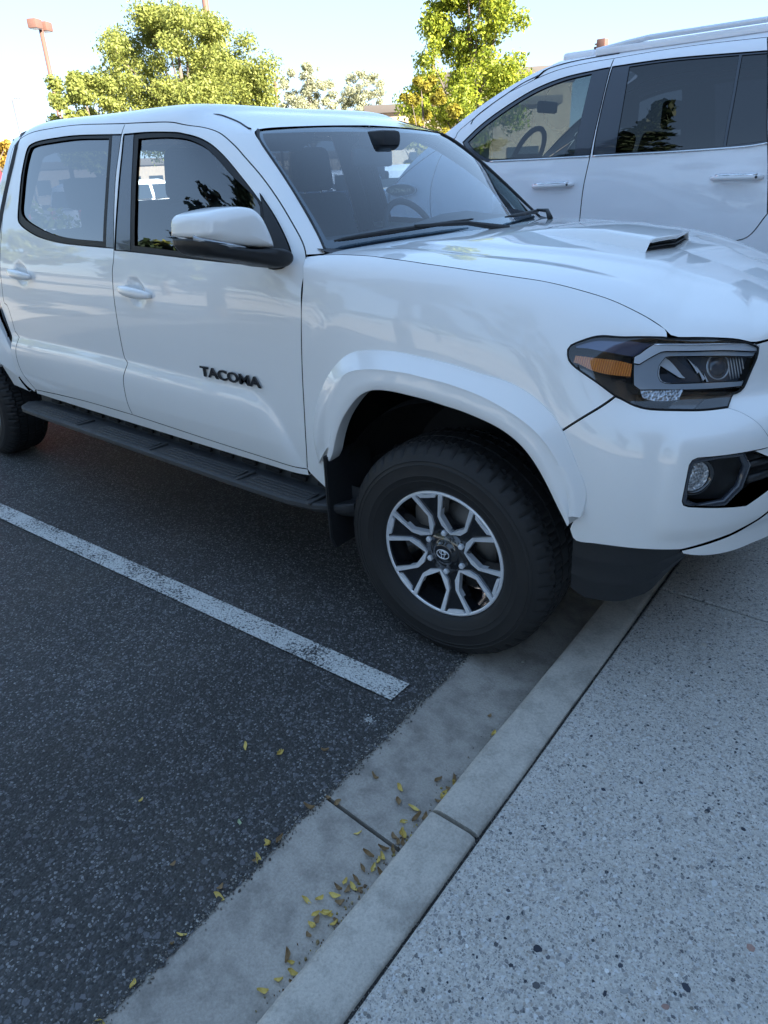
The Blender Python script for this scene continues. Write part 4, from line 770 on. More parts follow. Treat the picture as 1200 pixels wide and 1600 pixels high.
    def ell(cx,cz,rx,rz,t=.0016):
        return tube('emblem_ring',[(cx+rx*math.cos(a),-.1015*flip,cz+rz*math.sin(a)) for a in np.linspace(0,2*math.pi,33)[:-1]],t,M['silver'],hub,n=6,closed=True)
    ell(0,0,.0235,.0160,.0017); ell(0,.0058,.0125,.0065,.0014); ell(0,.0,.0062,.0155,.0014)
    # brake disc and caliper
    Lm('brake_disc',[(a,b*flip) for a,b in [(.06,-.02),(.155,-.02),(.158,-.012),(.155,.0),(.06,.0)]],M['iron'],w_,n=48)
    cb=bxbm(-.115,-.01*flip,.05,.07,.07,.16,.015); bmobj('brake_caliper',cb,M['iron'],w_,auto=40)
    return w_
wheel(truck,(0,-.80,.385),R(2.9),-1); wheel(truck,(0,.80,.385),R(2.9),1)
wheel(truck,(-3.50,-.80,.385),0,-1); wheel(truck,(-3.50,.80,.385),0,1)
box('front_axle',(0,0,.40),(.12,1.4,.10),M['dark'],truck,.02); box('rear_axle',(-3.50,0,.40),(.12,1.4,.12),M['dark'],truck,.03)
# ---- mud flap
for s in (-1,1):
    bm=bmesh.new(); pr=[(-.965,.655),(-.972,.50),(-.975,.34),(-.955,.292),(-.84,.296),(-.74,.36),(-.72,.655)]
    vs=[bm.verts.new((-.445-.035*(z-.655),y if s<0 else -y,z)) for y,z in pr]
    f=bm.faces.new(vs); ex=bmesh.ops.extrude_face_region(bm,geom=[f]); 
    for v in [g for g in ex['geom'] if isinstance(g,bmesh.types.BMVert)]: v.co.x-=.014
    bmesh.ops.recalc_face_normals(bm,faces=bm.faces[:]); bmesh.ops.bevel(bm,geom=bm.edges[:],offset=.004,segments=2,affect='EDGES'); bmobj('mud_flap',bm,M['black'],truck,auto=40)
# ---- running board
for s in (-1,1):
    def Y2(y): return y if s<0 else -y
    xs_=[-2.80,-2.76,-2.70,-2.4,-1.9,-1.4,-.9,-.62,-.50,-.42,-.385]; out=[.93,.985,1.008,1.012,1.012,1.012,1.012,1.008,.985,.94,.90]
    V=[];prof=[(.845,.505,0),(.848,.455,0),(.862,.452,0),(.90,.459,.5),(.955,.462,.9),(1.0,.466,1),(1.012,.461,1),(1.014,.447,1),(.985,.425,1),(.93,.405,.8),(.86,.40,0)]
    for x,o in zip(xs_,out):
        for (y,z,t) in prof: 
            yy=y if t==0 else .862+(y-.862)*((o-.862)/(1.012-.862)); V.append((x,Y2(-yy),z-.0*(x>-.5)))
    L=len(prof); F=[]
    for i in range(len(xs_)-1):
        for k in range(L-1): f=(i*L+k,i*L+k+1,(i+1)*L+k+1,(i+1)*L+k); F.append(f if s<0 else f[::-1])
    rb=mesh('running_board',V,F,M['step_top'],truck); sharp(rb,25)
    for k in range(15):
        x=-2.60+k*.146; box('step_slot',(x,Y2(-.8605),.482),(.085,.016,.020),M['gap'],rb,.004,1)
    for x0,x1 in ((-2.62,-2.18),(-2.0,-1.55),(-1.45,-.95),(-.88,-.55)):
        box('step_pad',((x0+x1)/2,Y2(-.945),.4645),(x1-x0,.075,.006),M['step_top'],rb,.002,1)
        for q in range(3): box('step_rib',((x0+x1)/2,Y2(-.925-.02*q),.4690),(x1-x0-.02,.005,.004),M['step_top'],rb,.001,1)
        box('step_divider',(x1+.03,Y2(-.945),.4655),(.012,.10,.012),M['step_top'],rb,.003,1)
    for x in (-2.4,-1.6,-.8): box('step_bracket',(x,Y2(-.78),.43),(.06,.2,.03),M['dark'],rb)
# ---- side mirrors
def yz(px): return px
CAP=[(-1.174, 1.377), (-1.168, 1.415), (-1.159, 1.431), (-1.143, 1.44), (-1.099, 1.449), (-1.055, 1.454), (-1.016, 1.455), (-0.982, 1.448), (-0.957, 1.427), (-0.941, 1.395), (-0.928, 1.358), (-0.923, 1.332), (-0.929, 1.326), (-0.981, 1.331), (-1.043, 1.339), (-1.095, 1.35), (-1.137, 1.364)]
LOW=[(-1.174, 1.37), (-1.137, 1.359), (-1.095, 1.346), (-1.044, 1.334), (-0.981, 1.327), (-0.924, 1.325), (-0.894, 1.32), (-0.871, 1.304), (-0.871, 1.28), (-0.892, 1.264), (-0.923, 1.263), (-0.995, 1.282), (-1.075, 1.3), (-1.135, 1.314), (-1.159, 1.329), (-1.173, 1.349)]
LMP=[(-1.174, 1.373), (-1.137, 1.359), (-1.087, 1.346), (-1.038, 1.337)]
MX=lambda y,x:x+.55*(-abs(y)+.93)
CAP,LOW,LMP=[[(-.93+(a+.93)*.86 if a<-.93 else a,b) for a,b in q] for q in (CAP,LOW,LMP)]
def mirror_loft(poly,xs_,sc_,ce,s,shift=None):
    V=[];n=len(poly); f=catmull([*poly,poly[0]]); P=np.array([f(t) for t in np.linspace(0,1,n*3+1)[:-1]]); n=len(P); c=np.array(ce)
    for k,(x,q) in enumerate(zip(xs_,sc_)):
        for p in P: y,z=c+(p-c)*q; V.append((MX(y,x),y if s<0 else -y,z))
    F=[(k*n+i,k*n+(i+1)%n,(k+1)*n+(i+1)%n,(k+1)*n+i) for k in range(len(xs_)-1) for i in range(n)]; F.append(tuple(range(n))[::-1]); F.append(tuple((len(xs_)-1)*n+i for i in range(n)))
    if s>0: F=[f[::-1] for f in F]
    return V,F
for s in (-1,1):
    V,F=mirror_loft(CAP,[-.77,-.76,-.70,-.66,-.635,-.618,-.606,-.60],[.96,.985,1,.99,.95,.86,.66,.35],(-1.05,1.395),s); F=[f[::-1] for f in F]
    mo=mesh('side_mirror',V,F,M['white'],truck)
    if s>0: mo.location=(-.17,-.02,-.05)
    V,F=mirror_loft(LOW,[-.772,-.76,-.70,-.66,-.632,-.616,-.606],[.96,.985,1,.985,.94,.84,.55],(-1.0,1.33),s); F=[f[::-1] for f in F]; mesh('mirror_base',V,F,M['black'],mo)
    L=LMP; xx=[MX(y,x_) for (y,z),x_ in zip(L,(-.648,-.626,-.612,-.610))]; tube('turn_lamp',[(x,(y if s<0 else -y),z) for (y,z),x in zip(L,xx)],[.008,.009,.008,.002],M['lamp_grey'],mo,n=8)
    box('mirror_glass',(-.825,1.03*s,1.395),(.006,.15,.08),M['reflector'],mo,.002,rot=Matrix.Rotation(R(29)*s,4,'Z'))
    # triangular base on the door corner
V,F,Nn=panel_geo(Cs,[TR['mirror_sail'][0][:5],TR['mirror_sail'][0][4:7],TR['mirror_sail'][0][6:],[TR['mirror_sail'][0][-1],TR['mirror_sail'][0][0]]],off=.006,depth=.012,gap=0,lip=.003)
mesh('mirror_sail',V,F,M['black'],fdo[0],normals=Nn); a_=mir(V,F,Nn); mesh('mirror_sail',a_[0],a_[1],M['black'],fdo[1],normals=a_[2])
# ---- door handles
for (hx,hzz),dr in zip(HANDLES,(rdo,fdo)):
    for s in (-1,1):
        yb=-.884; pts=[];rad=[]
        for t in np.linspace(-1,1,13):
            x=hx+.118*t; lift=.022*(1-abs(t)**3)+.001; pts.append((x,(yb-lift) if s<0 else -(yb-lift),hzz-.006*t)); rad.append(.0085+.009*(1-abs(t)**2.5))
        V,F=tubevf(pts,rad,14); V=[Vector((v.x,(-.884-(-.884-v.y)*.75) if s<0 else (.884+(v.y-.884)*.75),hzz+(v.z-hzz)*1.28)) for v in V]
        mesh('door_handle',V,F,M['white'],dr[0 if s<0 else 1])
        Vl,Fl=lathevf([(0,-.001),(.009,0),(.011,.003)],16)
# ---- badge
def text(name,s,size,ext,mat,parent,mtx,sx=1.0,offs=0):
    cu=bpy.data.curves.new(name,'FONT'); cu.body=s; cu.size=size; cu.extrude=ext; cu.offset=offs; cu.align_x='LEFT'; cu.bevel_depth=ext*.3; cu.resolution_u=3
    o=bpy.data.objects.new(name,cu); COL.objects.link(o); bpy.context.view_layer.update(); dg=bpy.context.evaluated_depsgraph_get(); me=bpy.data.meshes.new_from_object(o.evaluated_get(dg)); bpy.data.objects.remove(o)
    me.transform(mtx@Matrix.Diagonal((sx,1,1,1))); me.materials.clear(); me.materials.append(mat); r=bpy.data.objects.new(name,me); COL.objects.link(r); r.parent=parent; return r,me
x0,x1=-1.195,-.830
RX=Matrix(((1,0,0,0),(0,0,-1,0),(0,1,0,0),(0,0,0,1)))
r,me=text('name_badge','TACOMA',.055,.0022,M['gloss_black'],fdo[0],RX,1.0,.0012)
xsn=[v.co.x for v in me.vertices]; k=(x1-x0)/(max(xsn)-min(xsn)); mn=min(xsn)
for v in me.vertices: v.co.x=x0+(v.co.x-mn)*k; v.co.z=v.co.z+.824; v.co.y=v.co.y-.8885
# ---- cabin interior
cabin=truck
hl_=box('headliner',(-1.95,0,1.735),(1.25,1.12,.02),M['seat'],cabin)
dsh=bmesh.new()
V=[];prof=[(-.46,1.285),(-.60,1.315),(-.75,1.325),(-.90,1.31),(-.97,1.27),(-.99,1.20),(-.93,1.05),(-.90,.8)]
ysd=[-.78,-.7,-.5,-.25,0,.2,.38,.56,.7,.78]; bmp_=[0,0,.0,0,.005,.012,.035,.012,0,0]
for (x,z) in prof:
    for y,bq in zip(ysd,bmp_): V.append((x-(.02 if abs(y)<.1 else 0),y,z+bq*(1 if -.95<x<-.6 else 0)))
n_=len(ysd); mesh('dashboard',V,[(i*n_+j,i*n_+j+1,(i+1)*n_+j+1,(i+1)*n_+j) for i in range(len(prof)-1) for j in range(n_-1)],M['dash'],cabin)
def seat(name,x,y,parent,mat=None,w=.50,hr=True,hz_=.0):
    mat=mat or M['seat']
    bk=bmobj(name,bxbm(x,y,1.13+hz_,.15,w,.66,.06,4,rot=Matrix.Rotation(R(-14),4,'Y'),taper=(.7,.78)),mat,parent,auto=60)
    bmobj('seat_cushion',bxbm(x+.26,y,.86+hz_,.50,w,.15,.05,3),mat,bk,auto=60)
    if hr:
        bmobj('headrest',bxbm(x-.12,y,1.565+hz_,.10,.29,.21,.045,4,taper=(.8,.85)),mat,bk,auto=60)
        for q in (-.06,.06): tube('headrest_post',[(x-.10,y+q,1.40+hz_),(x-.115,y+q,1.50+hz_)],.006,M['chrome'],bk,n=8)
    return bk
seat('seat_back',-1.62,-.38,cabin); seat('seat_back',-1.62,.38,cabin)
rs=seat('rear_seat_back',-2.47,0,cabin,w=1.3,hr=False)
for y in (-.42,.42): bmobj('headrest',bxbm(-2.58,y,1.50,.09,.26,.15,.04,3),M['seat'],rs,auto=60)
box('centre_console',(-1.25,0,.95),(.8,.22,.25),M['dash'],cabin,.04)
c0=Vector((-1.06,.38,1.24)); tilt=Matrix.Rotation(R(-28),3,'Y')
st=tube('steering_wheel',[c0+tilt@Vector((0,.185*math.cos(a),.185*math.sin(a))) for a in np.linspace(0,2*math.pi,40)[:-1]],.015,M['dash'],cabin,n=8,closed=True)
bmobj('wheel_hub',bxbm(0,0,0,.05,.16,.12,.03,3,rot=Matrix.Translation(c0)@tilt.to_4x4()),M['dash'],st,auto=50)
for a in (R(180),R(0),R(-90)): tube('wheel_spoke',[c0,c0+tilt@Vector((0,.175*math.cos(a),.175*math.sin(a)))],.014,M['dash'],st,n=6)
im=bmobj('interior_mirror',bxbm(-.985,0,1.592,.035,.245,.072,.016,3),M['dash'],cabin,auto=50)
box('sensor_pod',(-.94,-.0,1.66),(.14,.12,.06),M['dash'],im,.02); tube('mirror_stalk',[(-.93,0,1.66),(-.97,0,1.62)],.012,M['dash'],im,n=6)
for s in (-1,1):
    bmobj('sun_visor',bxbm(-1.20,s*.36,1.665,.02,.38,.12,.008,2,rot=Matrix.Rotation(R(62),4,'Y')),M['seat'],cabin,auto=50)
    L=np.linspace(8.2,12.4,12); A=Cs.pt(np.full(12,NU-.6),L,-.05)*np.array([1,-s,1]); tube('inner_pillar',A,.022,M['dash'],cabin,n=8)
    A=Cs.pt(np.full(10,6.47),np.linspace(7.6,13.5,10),-.05)*np.array([1,-s,1]); tube('inner_pillar',A,.045,M['dash'],cabin,n=8)
    A=Cs.pt(np.full(10,3.6),np.linspace(7.6,14,10),-.06)*np.array([1,-s,1]); tube('inner_pillar',A,.07,M['dash'],cabin,n=8)
# rear wall of the cab with its sliding window
bw=panel('cab_back',Surf([[(-2.98,-.80,.9),(-2.97,-.80,1.2),(-2.86,-.74,1.5),(-2.78,-.66,1.76)],[(-3.0,-.4,.9),(-3.0,-.4,1.2),(-2.9,-.38,1.5),(-2.8,-.34,1.80)],[(-3.0,.4,.9),(-3.0,.4,1.2),(-2.9,.38,1.5),(-2.8,.34,1.80)],[(-2.98,.80,.9),(-2.97,.80,1.2),(-2.86,.74,1.5),(-2.78,.66,1.76)]]),[[(0,0),(3,0)],[(3,0),(3,3)],[(3,3),(0,3)],[(0,3),(0,0)]],M['white'],truck,sym=None,holes=[[[(.3,1.4),(2.7,1.4)],[(2.7,1.4),(2.6,2.7)],[(2.6,2.7),(.4,2.7)],[(.4,2.7),(.3,1.4)]]],depth=.01)

# ---------------------------------------------------------------- large SUV parked beyond, nose towards -x
SVs=Surf(sgrid())
suv=empty('parked_suv',(0,2.96,0),label='pearl white SUV with roof rails parked beyond the pickup',cat='SUV')
def sput(o):
    for q in (o if isinstance(o,tuple) else (o,)): q.location=(0,-2.96,0)
    return o
def smir(V,F,Nn): 
    V=V.copy(); V[:,1]=5.92-V[:,1]; return V,[f[::-1] for f in F],Nn*np.array([1,-1,1])
def spanel(name,segs,mat,par,**k):
    V,F,Nn=panel_geo(SVs,segs,**k); a=mesh(name,V,F,mat,par[0],normals=Nn); V,F,Nn=smir(V,F,Nn); b=mesh(name,V,F,mat,par[1],normals=Nn)
    if par[0] is suv: sput((a,b))
    return a,b
both=(suv,suv)
sfd,srd=TR['suv_front_door'],TR['suv_rear_door']
f_low=sfd[0][0]; ul=sfd[3][0][0]
# complete the doors below the part that the photograph shows
fdS=[[(f_low[0],1.2),(f_low[0],3.5),f_low]]+[sfd[0],sfd[1],sfd[2],[sfd[2][-1],(ul[0] if False else sfd[2][-1][0],3.2),(sfd[2][-1][0]+.05,1.2)],[(sfd[2][-1][0]+.05,1.2),(f_low[0],1.2)]]
d1=spanel('front_door',fdS,M['pearl'],both,holes=[TR['suv_front_dlo']],gap=.003,grid=.04,step=.02)
ru=srd[2][0]; e0=srd[2][1]; topR=srd[4][0]
rdS=[[(f_low[0],1.2),(f_low[0],3.5),f_low],srd[0][::-1],srd[4][::-1],[srd[4][0],srd[2][2]] if False else [srd[4][0],(srd[2][2][0],srd[2][2][1])],srd[2][::-1],[srd[2][0],(ru[0]-.35,2.6),(ru[0]-.5,1.2)],[(ru[0]-.5,1.2),(f_low[0],1.2)]]
d2=spanel('rear_door',rdS,M['pearl'],both,holes=[TR['suv_rear_dlo']],gap=.003,grid=.04,step=.02)
spanel('window_seal',TR['suv_front_dlo'],M['trim'],d1,off=-.006,holes=[TR['suv_front_glass']],gap=.001,grid=.05,step=.025)
spanel('window_glass',TR['suv_front_glass'],M['suv_clear'],d1,off=-.012,depth=0,gap=0,grid=.08,step=.04)
spanel('window_seal',TR['suv_rear_dlo'],M['trim'],d2,off=-.006,holes=[TR['suv_rear_glass'],TR['suv_quarter_glass']],gap=.001,grid=.05,step=.025)
spanel('window_glass',TR['suv_rear_glass'],M['suv_tint'],d2,off=-.010,depth=0,gap=0,grid=.08,step=.04)
spanel('window_glass',TR['suv_quarter_glass'],M['suv_tint'],d2,off=-.010,depth=0,gap=0,grid=.08,step=.04)
# body shell: roof and front pillar, rear quarter
t1=sfd[1][::-1]; tr2=srd[4]
NUs,NVs=SVs.nu,SVs.nv
wE=srd[2][2]; 
sh=[[(0,NVs),(0,12.3)],[(0,12.3),(0,8),(0,5.3)],[(0,5.3),sfd[1][-1]],t1,srd[4][::-1],[srd[4][0],(wE[0],wE[1])],srd[2][::-1],[srd[2][0],(ru[0]-.35,2.6),(ru[0]-.5,1.2)],[(ru[0]-.5,1.2),(NUs,1.0)],[(NUs,1.0),(NUs,NVs)],[(NUs,NVs),(0,NVs)]]
V,F,Nn=panel_geo(SVs,sh,gap=.003,grid=.06,step=.03,holes=[[[(wE[0]+.35,6.9),(9.3-.5,6.9)],[(8.8,6.9),(8.7,10.6)],[(8.7,10.6),(wE[0]+.35,10.8)],[(wE[0]+.35,10.8),(wE[0]+.35,6.9)]]])
k=np.abs(V[:,1]-2.96)<.004; V[k,1]=2.96
V2,F2,N2=smir(V,F,Nn); b_=len(V); o=mesh('body_shell',np.concatenate([V,V2]),F+[tuple(i+b_ for i in f) for f in F2],M['pearl'],suv,normals=np.concatenate([Nn,N2])); sput(o); sshell=o
spanel('quarter_glass',[[(wE[0]+.33,6.8),(8.85,6.8)],[(8.85,6.8),(8.75,10.7)],[(8.75,10.7),(wE[0]+.33,10.9)],[(wE[0]+.33,10.9),(wE[0]+.33,6.8)]],M['suv_tint'],both,off=-.008,depth=0,gap=0,grid=.1,step=.05)
def along(segs,off,step=.03): L=np.concatenate([resample(SVs,s,step) for s in segs]); return SVs.pt(L[:,0],L[:,1],off)
for s in (0,1):
    def mm_(A): return A if s==0 else A*np.array([1,-1,1])+np.array([0,5.92,0])
    par=(d1[s],d2[s])
    tube('chrome_strip',mm_(along([TR['suv_front_dlo'][1]],.002)),.006,M['chrome'],par[0],n=6)
    tube('chrome_strip',mm_(along([TR['suv_rear_dlo'][3]],.002)),.006,M['chrome'],par[1],n=6)
    tube('roof_gap',mm_(along([[(q[0],q[1]+.55) for q in sfd[1][::-1]]+[] ],.0)),.004,M['gap'],par[0],n=6)
    for (p0,p1),dr in zip(TR['suv_handles'],(d1[s],d2[s])):
        A=SVs.pt([p0[0],p1[0]],[p0[1],p1[1]],.03); m0_,m1_=A; 
        pts=[m0_+(m1_-m0_)*t+np.array([0,.028*(abs(2*t-1)**3),0]) for t in np.linspace(0,1,11)]
        hd=tube('door_handle',mm_(np.array(pts)),[.010]+[.0165]*9+[.010],M['pearl'],dr,n=10)
        pts2=[q+np.array([0,-.006,.0105]) for q in pts[1:-1]]; tube('handle_chrome',mm_(np.array(pts2)),.0085,M['chrome'],hd,n=8)
        c_=m1_+(m0_-m1_)*.1+np.array([0,-.014,0]); Vl,Fl=lathevf([(0,-.004),(.006,-.004),(.007,0)],12); mesh('lock_cover',[mm_(np.array([x+c_[0],y+c_[1],z+c_[2]])) for x,y,z in Vl],Fl,M['dash'],hd)
    # roof rail: raised bar on feet
    xr=np.linspace(-1.05,1.7,26); zr=[2.160+.030*min(1,(x+1.05)/.30,(1.7-x)/.25) for x in xr]; A=np.stack([xr,np.full(26,2.285),np.array(zr)],1); A[:,1]+=.0
    r_=tube('roof_rail',mm_(A),.015,M['lamp_chrome'],suv,n=8); sput(r_)
    f_=box('rail_base',(.3,(2.285 if s==0 else 5.92-2.285),2.150),(2.7,.05,.04),M['pearl'],suv,.012); sput(f_)
    wm=empty('x'); bpy.data.objects.remove(wm)
# front: windscreen, bonnet, nose
we=[SVs.pt([0],[v])[0] for v in (5.3,7,9,11,12.4)]
rowsS=[]
for yk in (-1,-.8,-.3,.3,.8,1):
    rowsS.append([(e[0]-(.30*(1-i*.18))*(1-abs(yk)**2.2),2.96+yk*(2.96-e[1]),e[2]+.02*(1-abs(yk)**2)) for i,e in enumerate(we)])
SW=Surf([r for r in rowsS[::-1]]); swd=panel('windscreen',SW,rectseg(0,SW.nu,0,SW.nv),M['suv_clear'],suv,sym=None,off=0,depth=0,gap=.005,grid=.12,step=.08); sput(swd)
hdS=[]
for x,z,wd in ((-2.52,1.43,.93),(-2.8,1.42,.93),(-3.2,1.39,.92),(-3.5,1.33,.90),(-3.62,1.22,.88)):
    hdS.append([(x,2.96-wd,z-.08),(x,2.96-wd*.9,z-.01),(x,2.96-wd*.5,z+.02),(x,2.96,z+.03),(x,2.96+wd*.5,z+.02),(x,2.96+wd*.9,z-.01),(x,2.96+wd,z-.08)])
SH=Surf(hdS[::-1]); sput(panel('bonnet',SH,rectseg(0,SH.nu,0,SH.nv),M['pearl'],suv,sym=None,gap=.002,grid=.12,step=.08))
fe=sfd[2]; spanel('front_wing',[[(0.02,1.2),(fe[-1][0]-.0,1.2)] ,[(fe[-1][0],1.2),(fe[-1][0],3.2),fe[-1]],fe[::-1][0:],[fe[0],(.0,5.3)] ,[(.0,5.3),(0.02,1.2)]],M['pearl'],both,gap=.003,grid=.06,step=.03)
for s,yy in ((-1,1.975),(1,3.945)):
    sput(box('wing_front',(-3.06,yy+.0*s,1.06),(1.14,.06,.72),M['pearl'],suv,.03)) ; sput(box('head_lamp',(-3.62,2.96+s*.72,1.10),(.10,.34,.22),M['crystal'],suv,.03))
    sput(box('lower_quarter',(1.35,yy+.0*s,.72),(1.1,.05,.35),M['pearl'],suv,.02))
sput(box('front_bumper',(-3.66,2.96,.72),(.24,1.9,.42),M['pearl'],suv,.08)); sput(box('front_grille',(-3.63,2.96,1.08),(.08,1.0,.34),M['chrome'],suv,.03))
sput(box('tail_panel',(1.86,2.96,1.25),(.08,1.8,1.1),M['pearl'],suv,.04)); sput(box('underbody',(-.8,2.96,.52),(5.0,1.6,.25),M['dark'],suv,.03)); sput(box('floor',(-.4,2.96,.9),(4.0,1.76,.06),M['dark'],suv))
for x in (-2.75,.60):
    for s in (-1,1):
        ww=empty('wheel',(x,s*.84,.42)); ww.parent=suv
        V,F=lathevf([(.28,-s*-.12*-1 if False else .12*s),(.36,.135*s),(.41,.12*s),(.42,.09*s),(.42,-.09*s),(.40,-.12*s),(.28,-.12*s)],64); sharp(mesh('tyre',V,F,M['tyre'],ww))
        V,F=lathevf([(.0,.09*s),(.06,.10*s),(.07,.075*s),(.25,.10*s),(.285,.125*s),(.28,.0)],48); sharp(mesh('rim',V,F,M['silver'],ww))
        V,F=lathevf([(.47,.12*s),(.475,-.3*s)],40,a0=R(-5),a1=R(185)); arch_=mesh('wheel_well',[(v[0],v[1],v[2]+.02) for v in V],F,M['dark'],ww)
        V,F=lathevf([(.44,.135*s),(.49,.14*s),(.50,.12*s)],40,a0=R(-2),a1=R(182)); mesh('arch_moulding',V,F,M['pearl'],ww)
sb=box('sunroof_deflector',(-1.20,2.62,2.155),(.22,.55,.055),M['pearl'],suv,.026,5); sput(sb)
# SUV interior
for (x,y) in ((-1.05,2.50),(-1.05,3.42),(.05,2.50),(.05,3.42),(1.1,2.7),(1.1,3.2)):
    bk=bmobj('seat_back',bxbm(x,y,1.42,.16,.50,.62,.06,3,rot=Matrix.Rotation(R(14),4,'Y')),M['seat_light'] if x>0 else M['seat'],suv,auto=60); sput(bk)
    bmobj('headrest',bxbm(x+.13,y,1.83,.10,.28,.19,.04,3),M['seat_light'] if x>0 else M['seat'],bk,auto=60)
c1=Vector((-1.62,2.50,1.60)); tl=Matrix.Rotation(R(26),3,'Y')
sw=tube('steering_wheel',[c1+tl@Vector((0,.19*math.cos(a),.19*math.sin(a))) for a in np.linspace(0,2*math.pi,36)[:-1]],.018,M['dash'],suv,n=8,closed=True); sput(sw)
for a in (0,R(180),R(-90)): tube('wheel_spoke',[c1,c1+tl@Vector((0,.18*math.cos(a),.18*math.sin(a)))],.018,M['dash'],sw,n=6)
sput(bmobj('dashboard',bxbm(-2.02,2.96,1.42,.55,1.7,.30,.08,3),M['dash'],suv,auto=60)); sput(bmobj('interior_mirror',bxbm(-1.72,2.96,1.93,.04,.27,.08,.02,3),M['dash'],suv,auto=60))
# far side mirror head and near one
for s,yy in ((0,1.80),(1,4.12)):
    mh=bmobj('side_mirror',bxbm(-2.56,yy,1.56,.17,.25,.15,.06,4),M['pearl'],suv,auto=60); sput(mh); bmobj('mirror_glass',bxbm(-2.472,yy,1.56,.01,.20,.13,.004,1),M['reflector'],mh); bmobj('mirror_arm',bxbm(-2.56,yy+(.15 if s==0 else -.15),1.52,.06,.16,.06,.02,2),M['black'],mh)
# oval fender badge
bo=[(-2.62+.14*math.cos(a),1.925,1.413+.042*math.sin(a)) for a in np.linspace(0,2*math.pi,33)[:-1]]
bdg=mesh('name_badge',[(-2.345+(x+2.62)*1.0,1.926,z) for x,y,z in bo]+[(-2.345+(x+2.62)*1.0,1.940,z) for x,y,z in bo],[tuple(range(32))]+[(i,(i+1)%32,32+(i+1)%32,32+i) for i in range(32)],M['gloss_black'],suv,smooth=False); sput(bdg)
tube('badge_rim',[(-2.345+(x+2.62),1.924,z) for x,y,z in bo],.0035,M['chrome'],bdg,n=6,closed=True)
r,me=text('badge_lettering','ULTIMATE',.036,.001,M['chrome'],bdg,RX)
xsn=[v.co.x for v in me.vertices]; k=.20/(max(xsn)-min(xsn)); mn=min(xsn)
for v in me.vertices: v.co.x=-2.445+(v.co.x-mn)*k; v.co.z+=1.400; v.co.y+=1.9225

# ---------------------------------------------------------------- ground: lot, gutter, kerb, pavement
KS=-.038                                             # the kerb runs a little askew to the truck
def gx(x,y): return x+KS*(y+1.0)
YA,YB=-9.0,22.0
# asphalt sheet, ragged where it meets the gutter
ed=[];y=YA
while y<YB:
    near=-3.5<y<1.0; ed.append((gx(.104,y)+(.004*math.sin(y*5.1)+.003*math.sin(y*23+1)+rng.normal(0,.0035) if near else 0),y)); y+=.008 if near else .5
ed.append((gx(.104,YB),YB))
V=[(x,y,0.004 if -3.5<y<1 else 0) for x,y in ed]+[(x-.10,y,0) for x,y in ed]+[(-14,y,0) for x,y in ed]; n=len(ed)
F=[(n+i,i,i+1,n+i+1) for i in range(n-1)]+[(2*n+i,n+i,n+i+1,2*n+i+1) for i in range(n-1)]
V+=[(-600,-500,0),(gx(.1,YA),-500,0),(-14,YA,0),(-600,YA,0),(-600,YB,0),(-14,YB,0),(gx(.1,YB),YB,0),(gx(.1,YB),500,0),(-600,500,0)]
b=3*n; F+=[(b+0,b+1,0+0,2*n) if False else (b+0,b+1,n*0+0,2*n+0),(b+0,2*n+0,b+3),(b+3,2*n,3*n-1,b+4),(b+4,3*n-1,n-1,b+7),(b+4,b+7,b+8)]
g=mesh('ground',V,F,M['asphalt'],smooth=False,kind='structure')
mesh('subsoil',[(-.2,-500,-.06),(600,-500,-.06),(600,500,-.06),(-.2,500,-.06)],[(0,1,2,3)],M['dirt'],smooth=False,kind='structure')
mesh('bounce_ground',[(-60,-90,.006),(-8.6,-90,.006),(-8.6,60,.006),(-60,60,.006)],[(0,1,2,3)],M['lot'],smooth=False,kind='structure')  # pale ground added beyond the shade to bounce warm sunlight back
mesh('bounce_ground',[(-8.58,-90,.010),(14,-90,.010),(14,-9.2,.010),(-8.58,-9.2,.010)],[(0,1,2,3)],M['lot'],smooth=False,kind='structure')  # second added sheet, bouncing sunlight onto the truck's passenger side
# stall lines
def line(name,x0,x1,yc,sl,par=None):
    w_=.0485; mesh(name,[(x1,yc+sl*x1-w_,.008),(x1,yc+sl*x1+w_,.008),(x0,yc+sl*x0+w_,.008),(x0,yc+sl*x0-w_,.008)],[(0,1,2,3)],M['line'],smooth=False,kind='structure')
line('painted_line',-5.4,.030,-1.181,.052); line('painted_line',-5.4,.0,1.42,.052); line('painted_line',-5.4,.0,4.1,.052); line('painted_line',-5.4,.03,-3.85,.052)
def sweep(name,prof,y0,y1,mat,parent,dy=.25,wob=0,**k):
    ys_=np.arange(y0,y1+1e-6,max(.05,(y1-y0)/max(1,round((y1-y0)/dy)))); V=[];L=len(prof)
    for y in ys_:
        for x,z in prof: V.append((gx(x,y)+(rng.normal(0,wob)),y,z+rng.normal(0,wob)))
    n=len(ys_); F=[(i*L+k_,i*L+k_+1,(i+1)*L+k_+1,(i+1)*L+k_) for i in range(n-1) for k_ in range(L-1)]; F=[f for f in F]
    F.append(tuple(range(L))[::-1] if False else tuple(range(L))); F.append(tuple((n-1)*L+k_ for k_ in range(L))[::-1])
    o=mesh(name,V,F,mat,parent,**k); return sharp(o,50)
gut=empty('gutter',(0,0,0),kind='structure'); kerb=empty('kerb',(0,0,0),kind='structure'); pav=empty('pavement',(0,0,0),kind='structure')
gp=[(.086,-.06),(.090,-.004),(.094,.0005),(.14,-.002),(.25,-.010),(.36,-.016),(.412,-.012),(.414,-.06)]
kp=[(.408,-.06),(.409,.06),(.412,.095),(.418,.110),(.428,.118),(.442,.121),(.53,.1215),(.543,.119),(.547,.113),(.548,-.02)]
GJ=[-8.7,-4.68,-1.632,1.42,4.47,7.5,10.6,13.6,16.7,19.8]; KJ=[-8.6,-4.62,-1.572,1.48,4.53,7.6,10.7,13.7,16.8,19.9]
for a,b_ in zip(GJ,GJ[1:]): sweep('gutter_slab',gp,a+.006,b_-.006,M['gutter'],gut,wob=.0006)
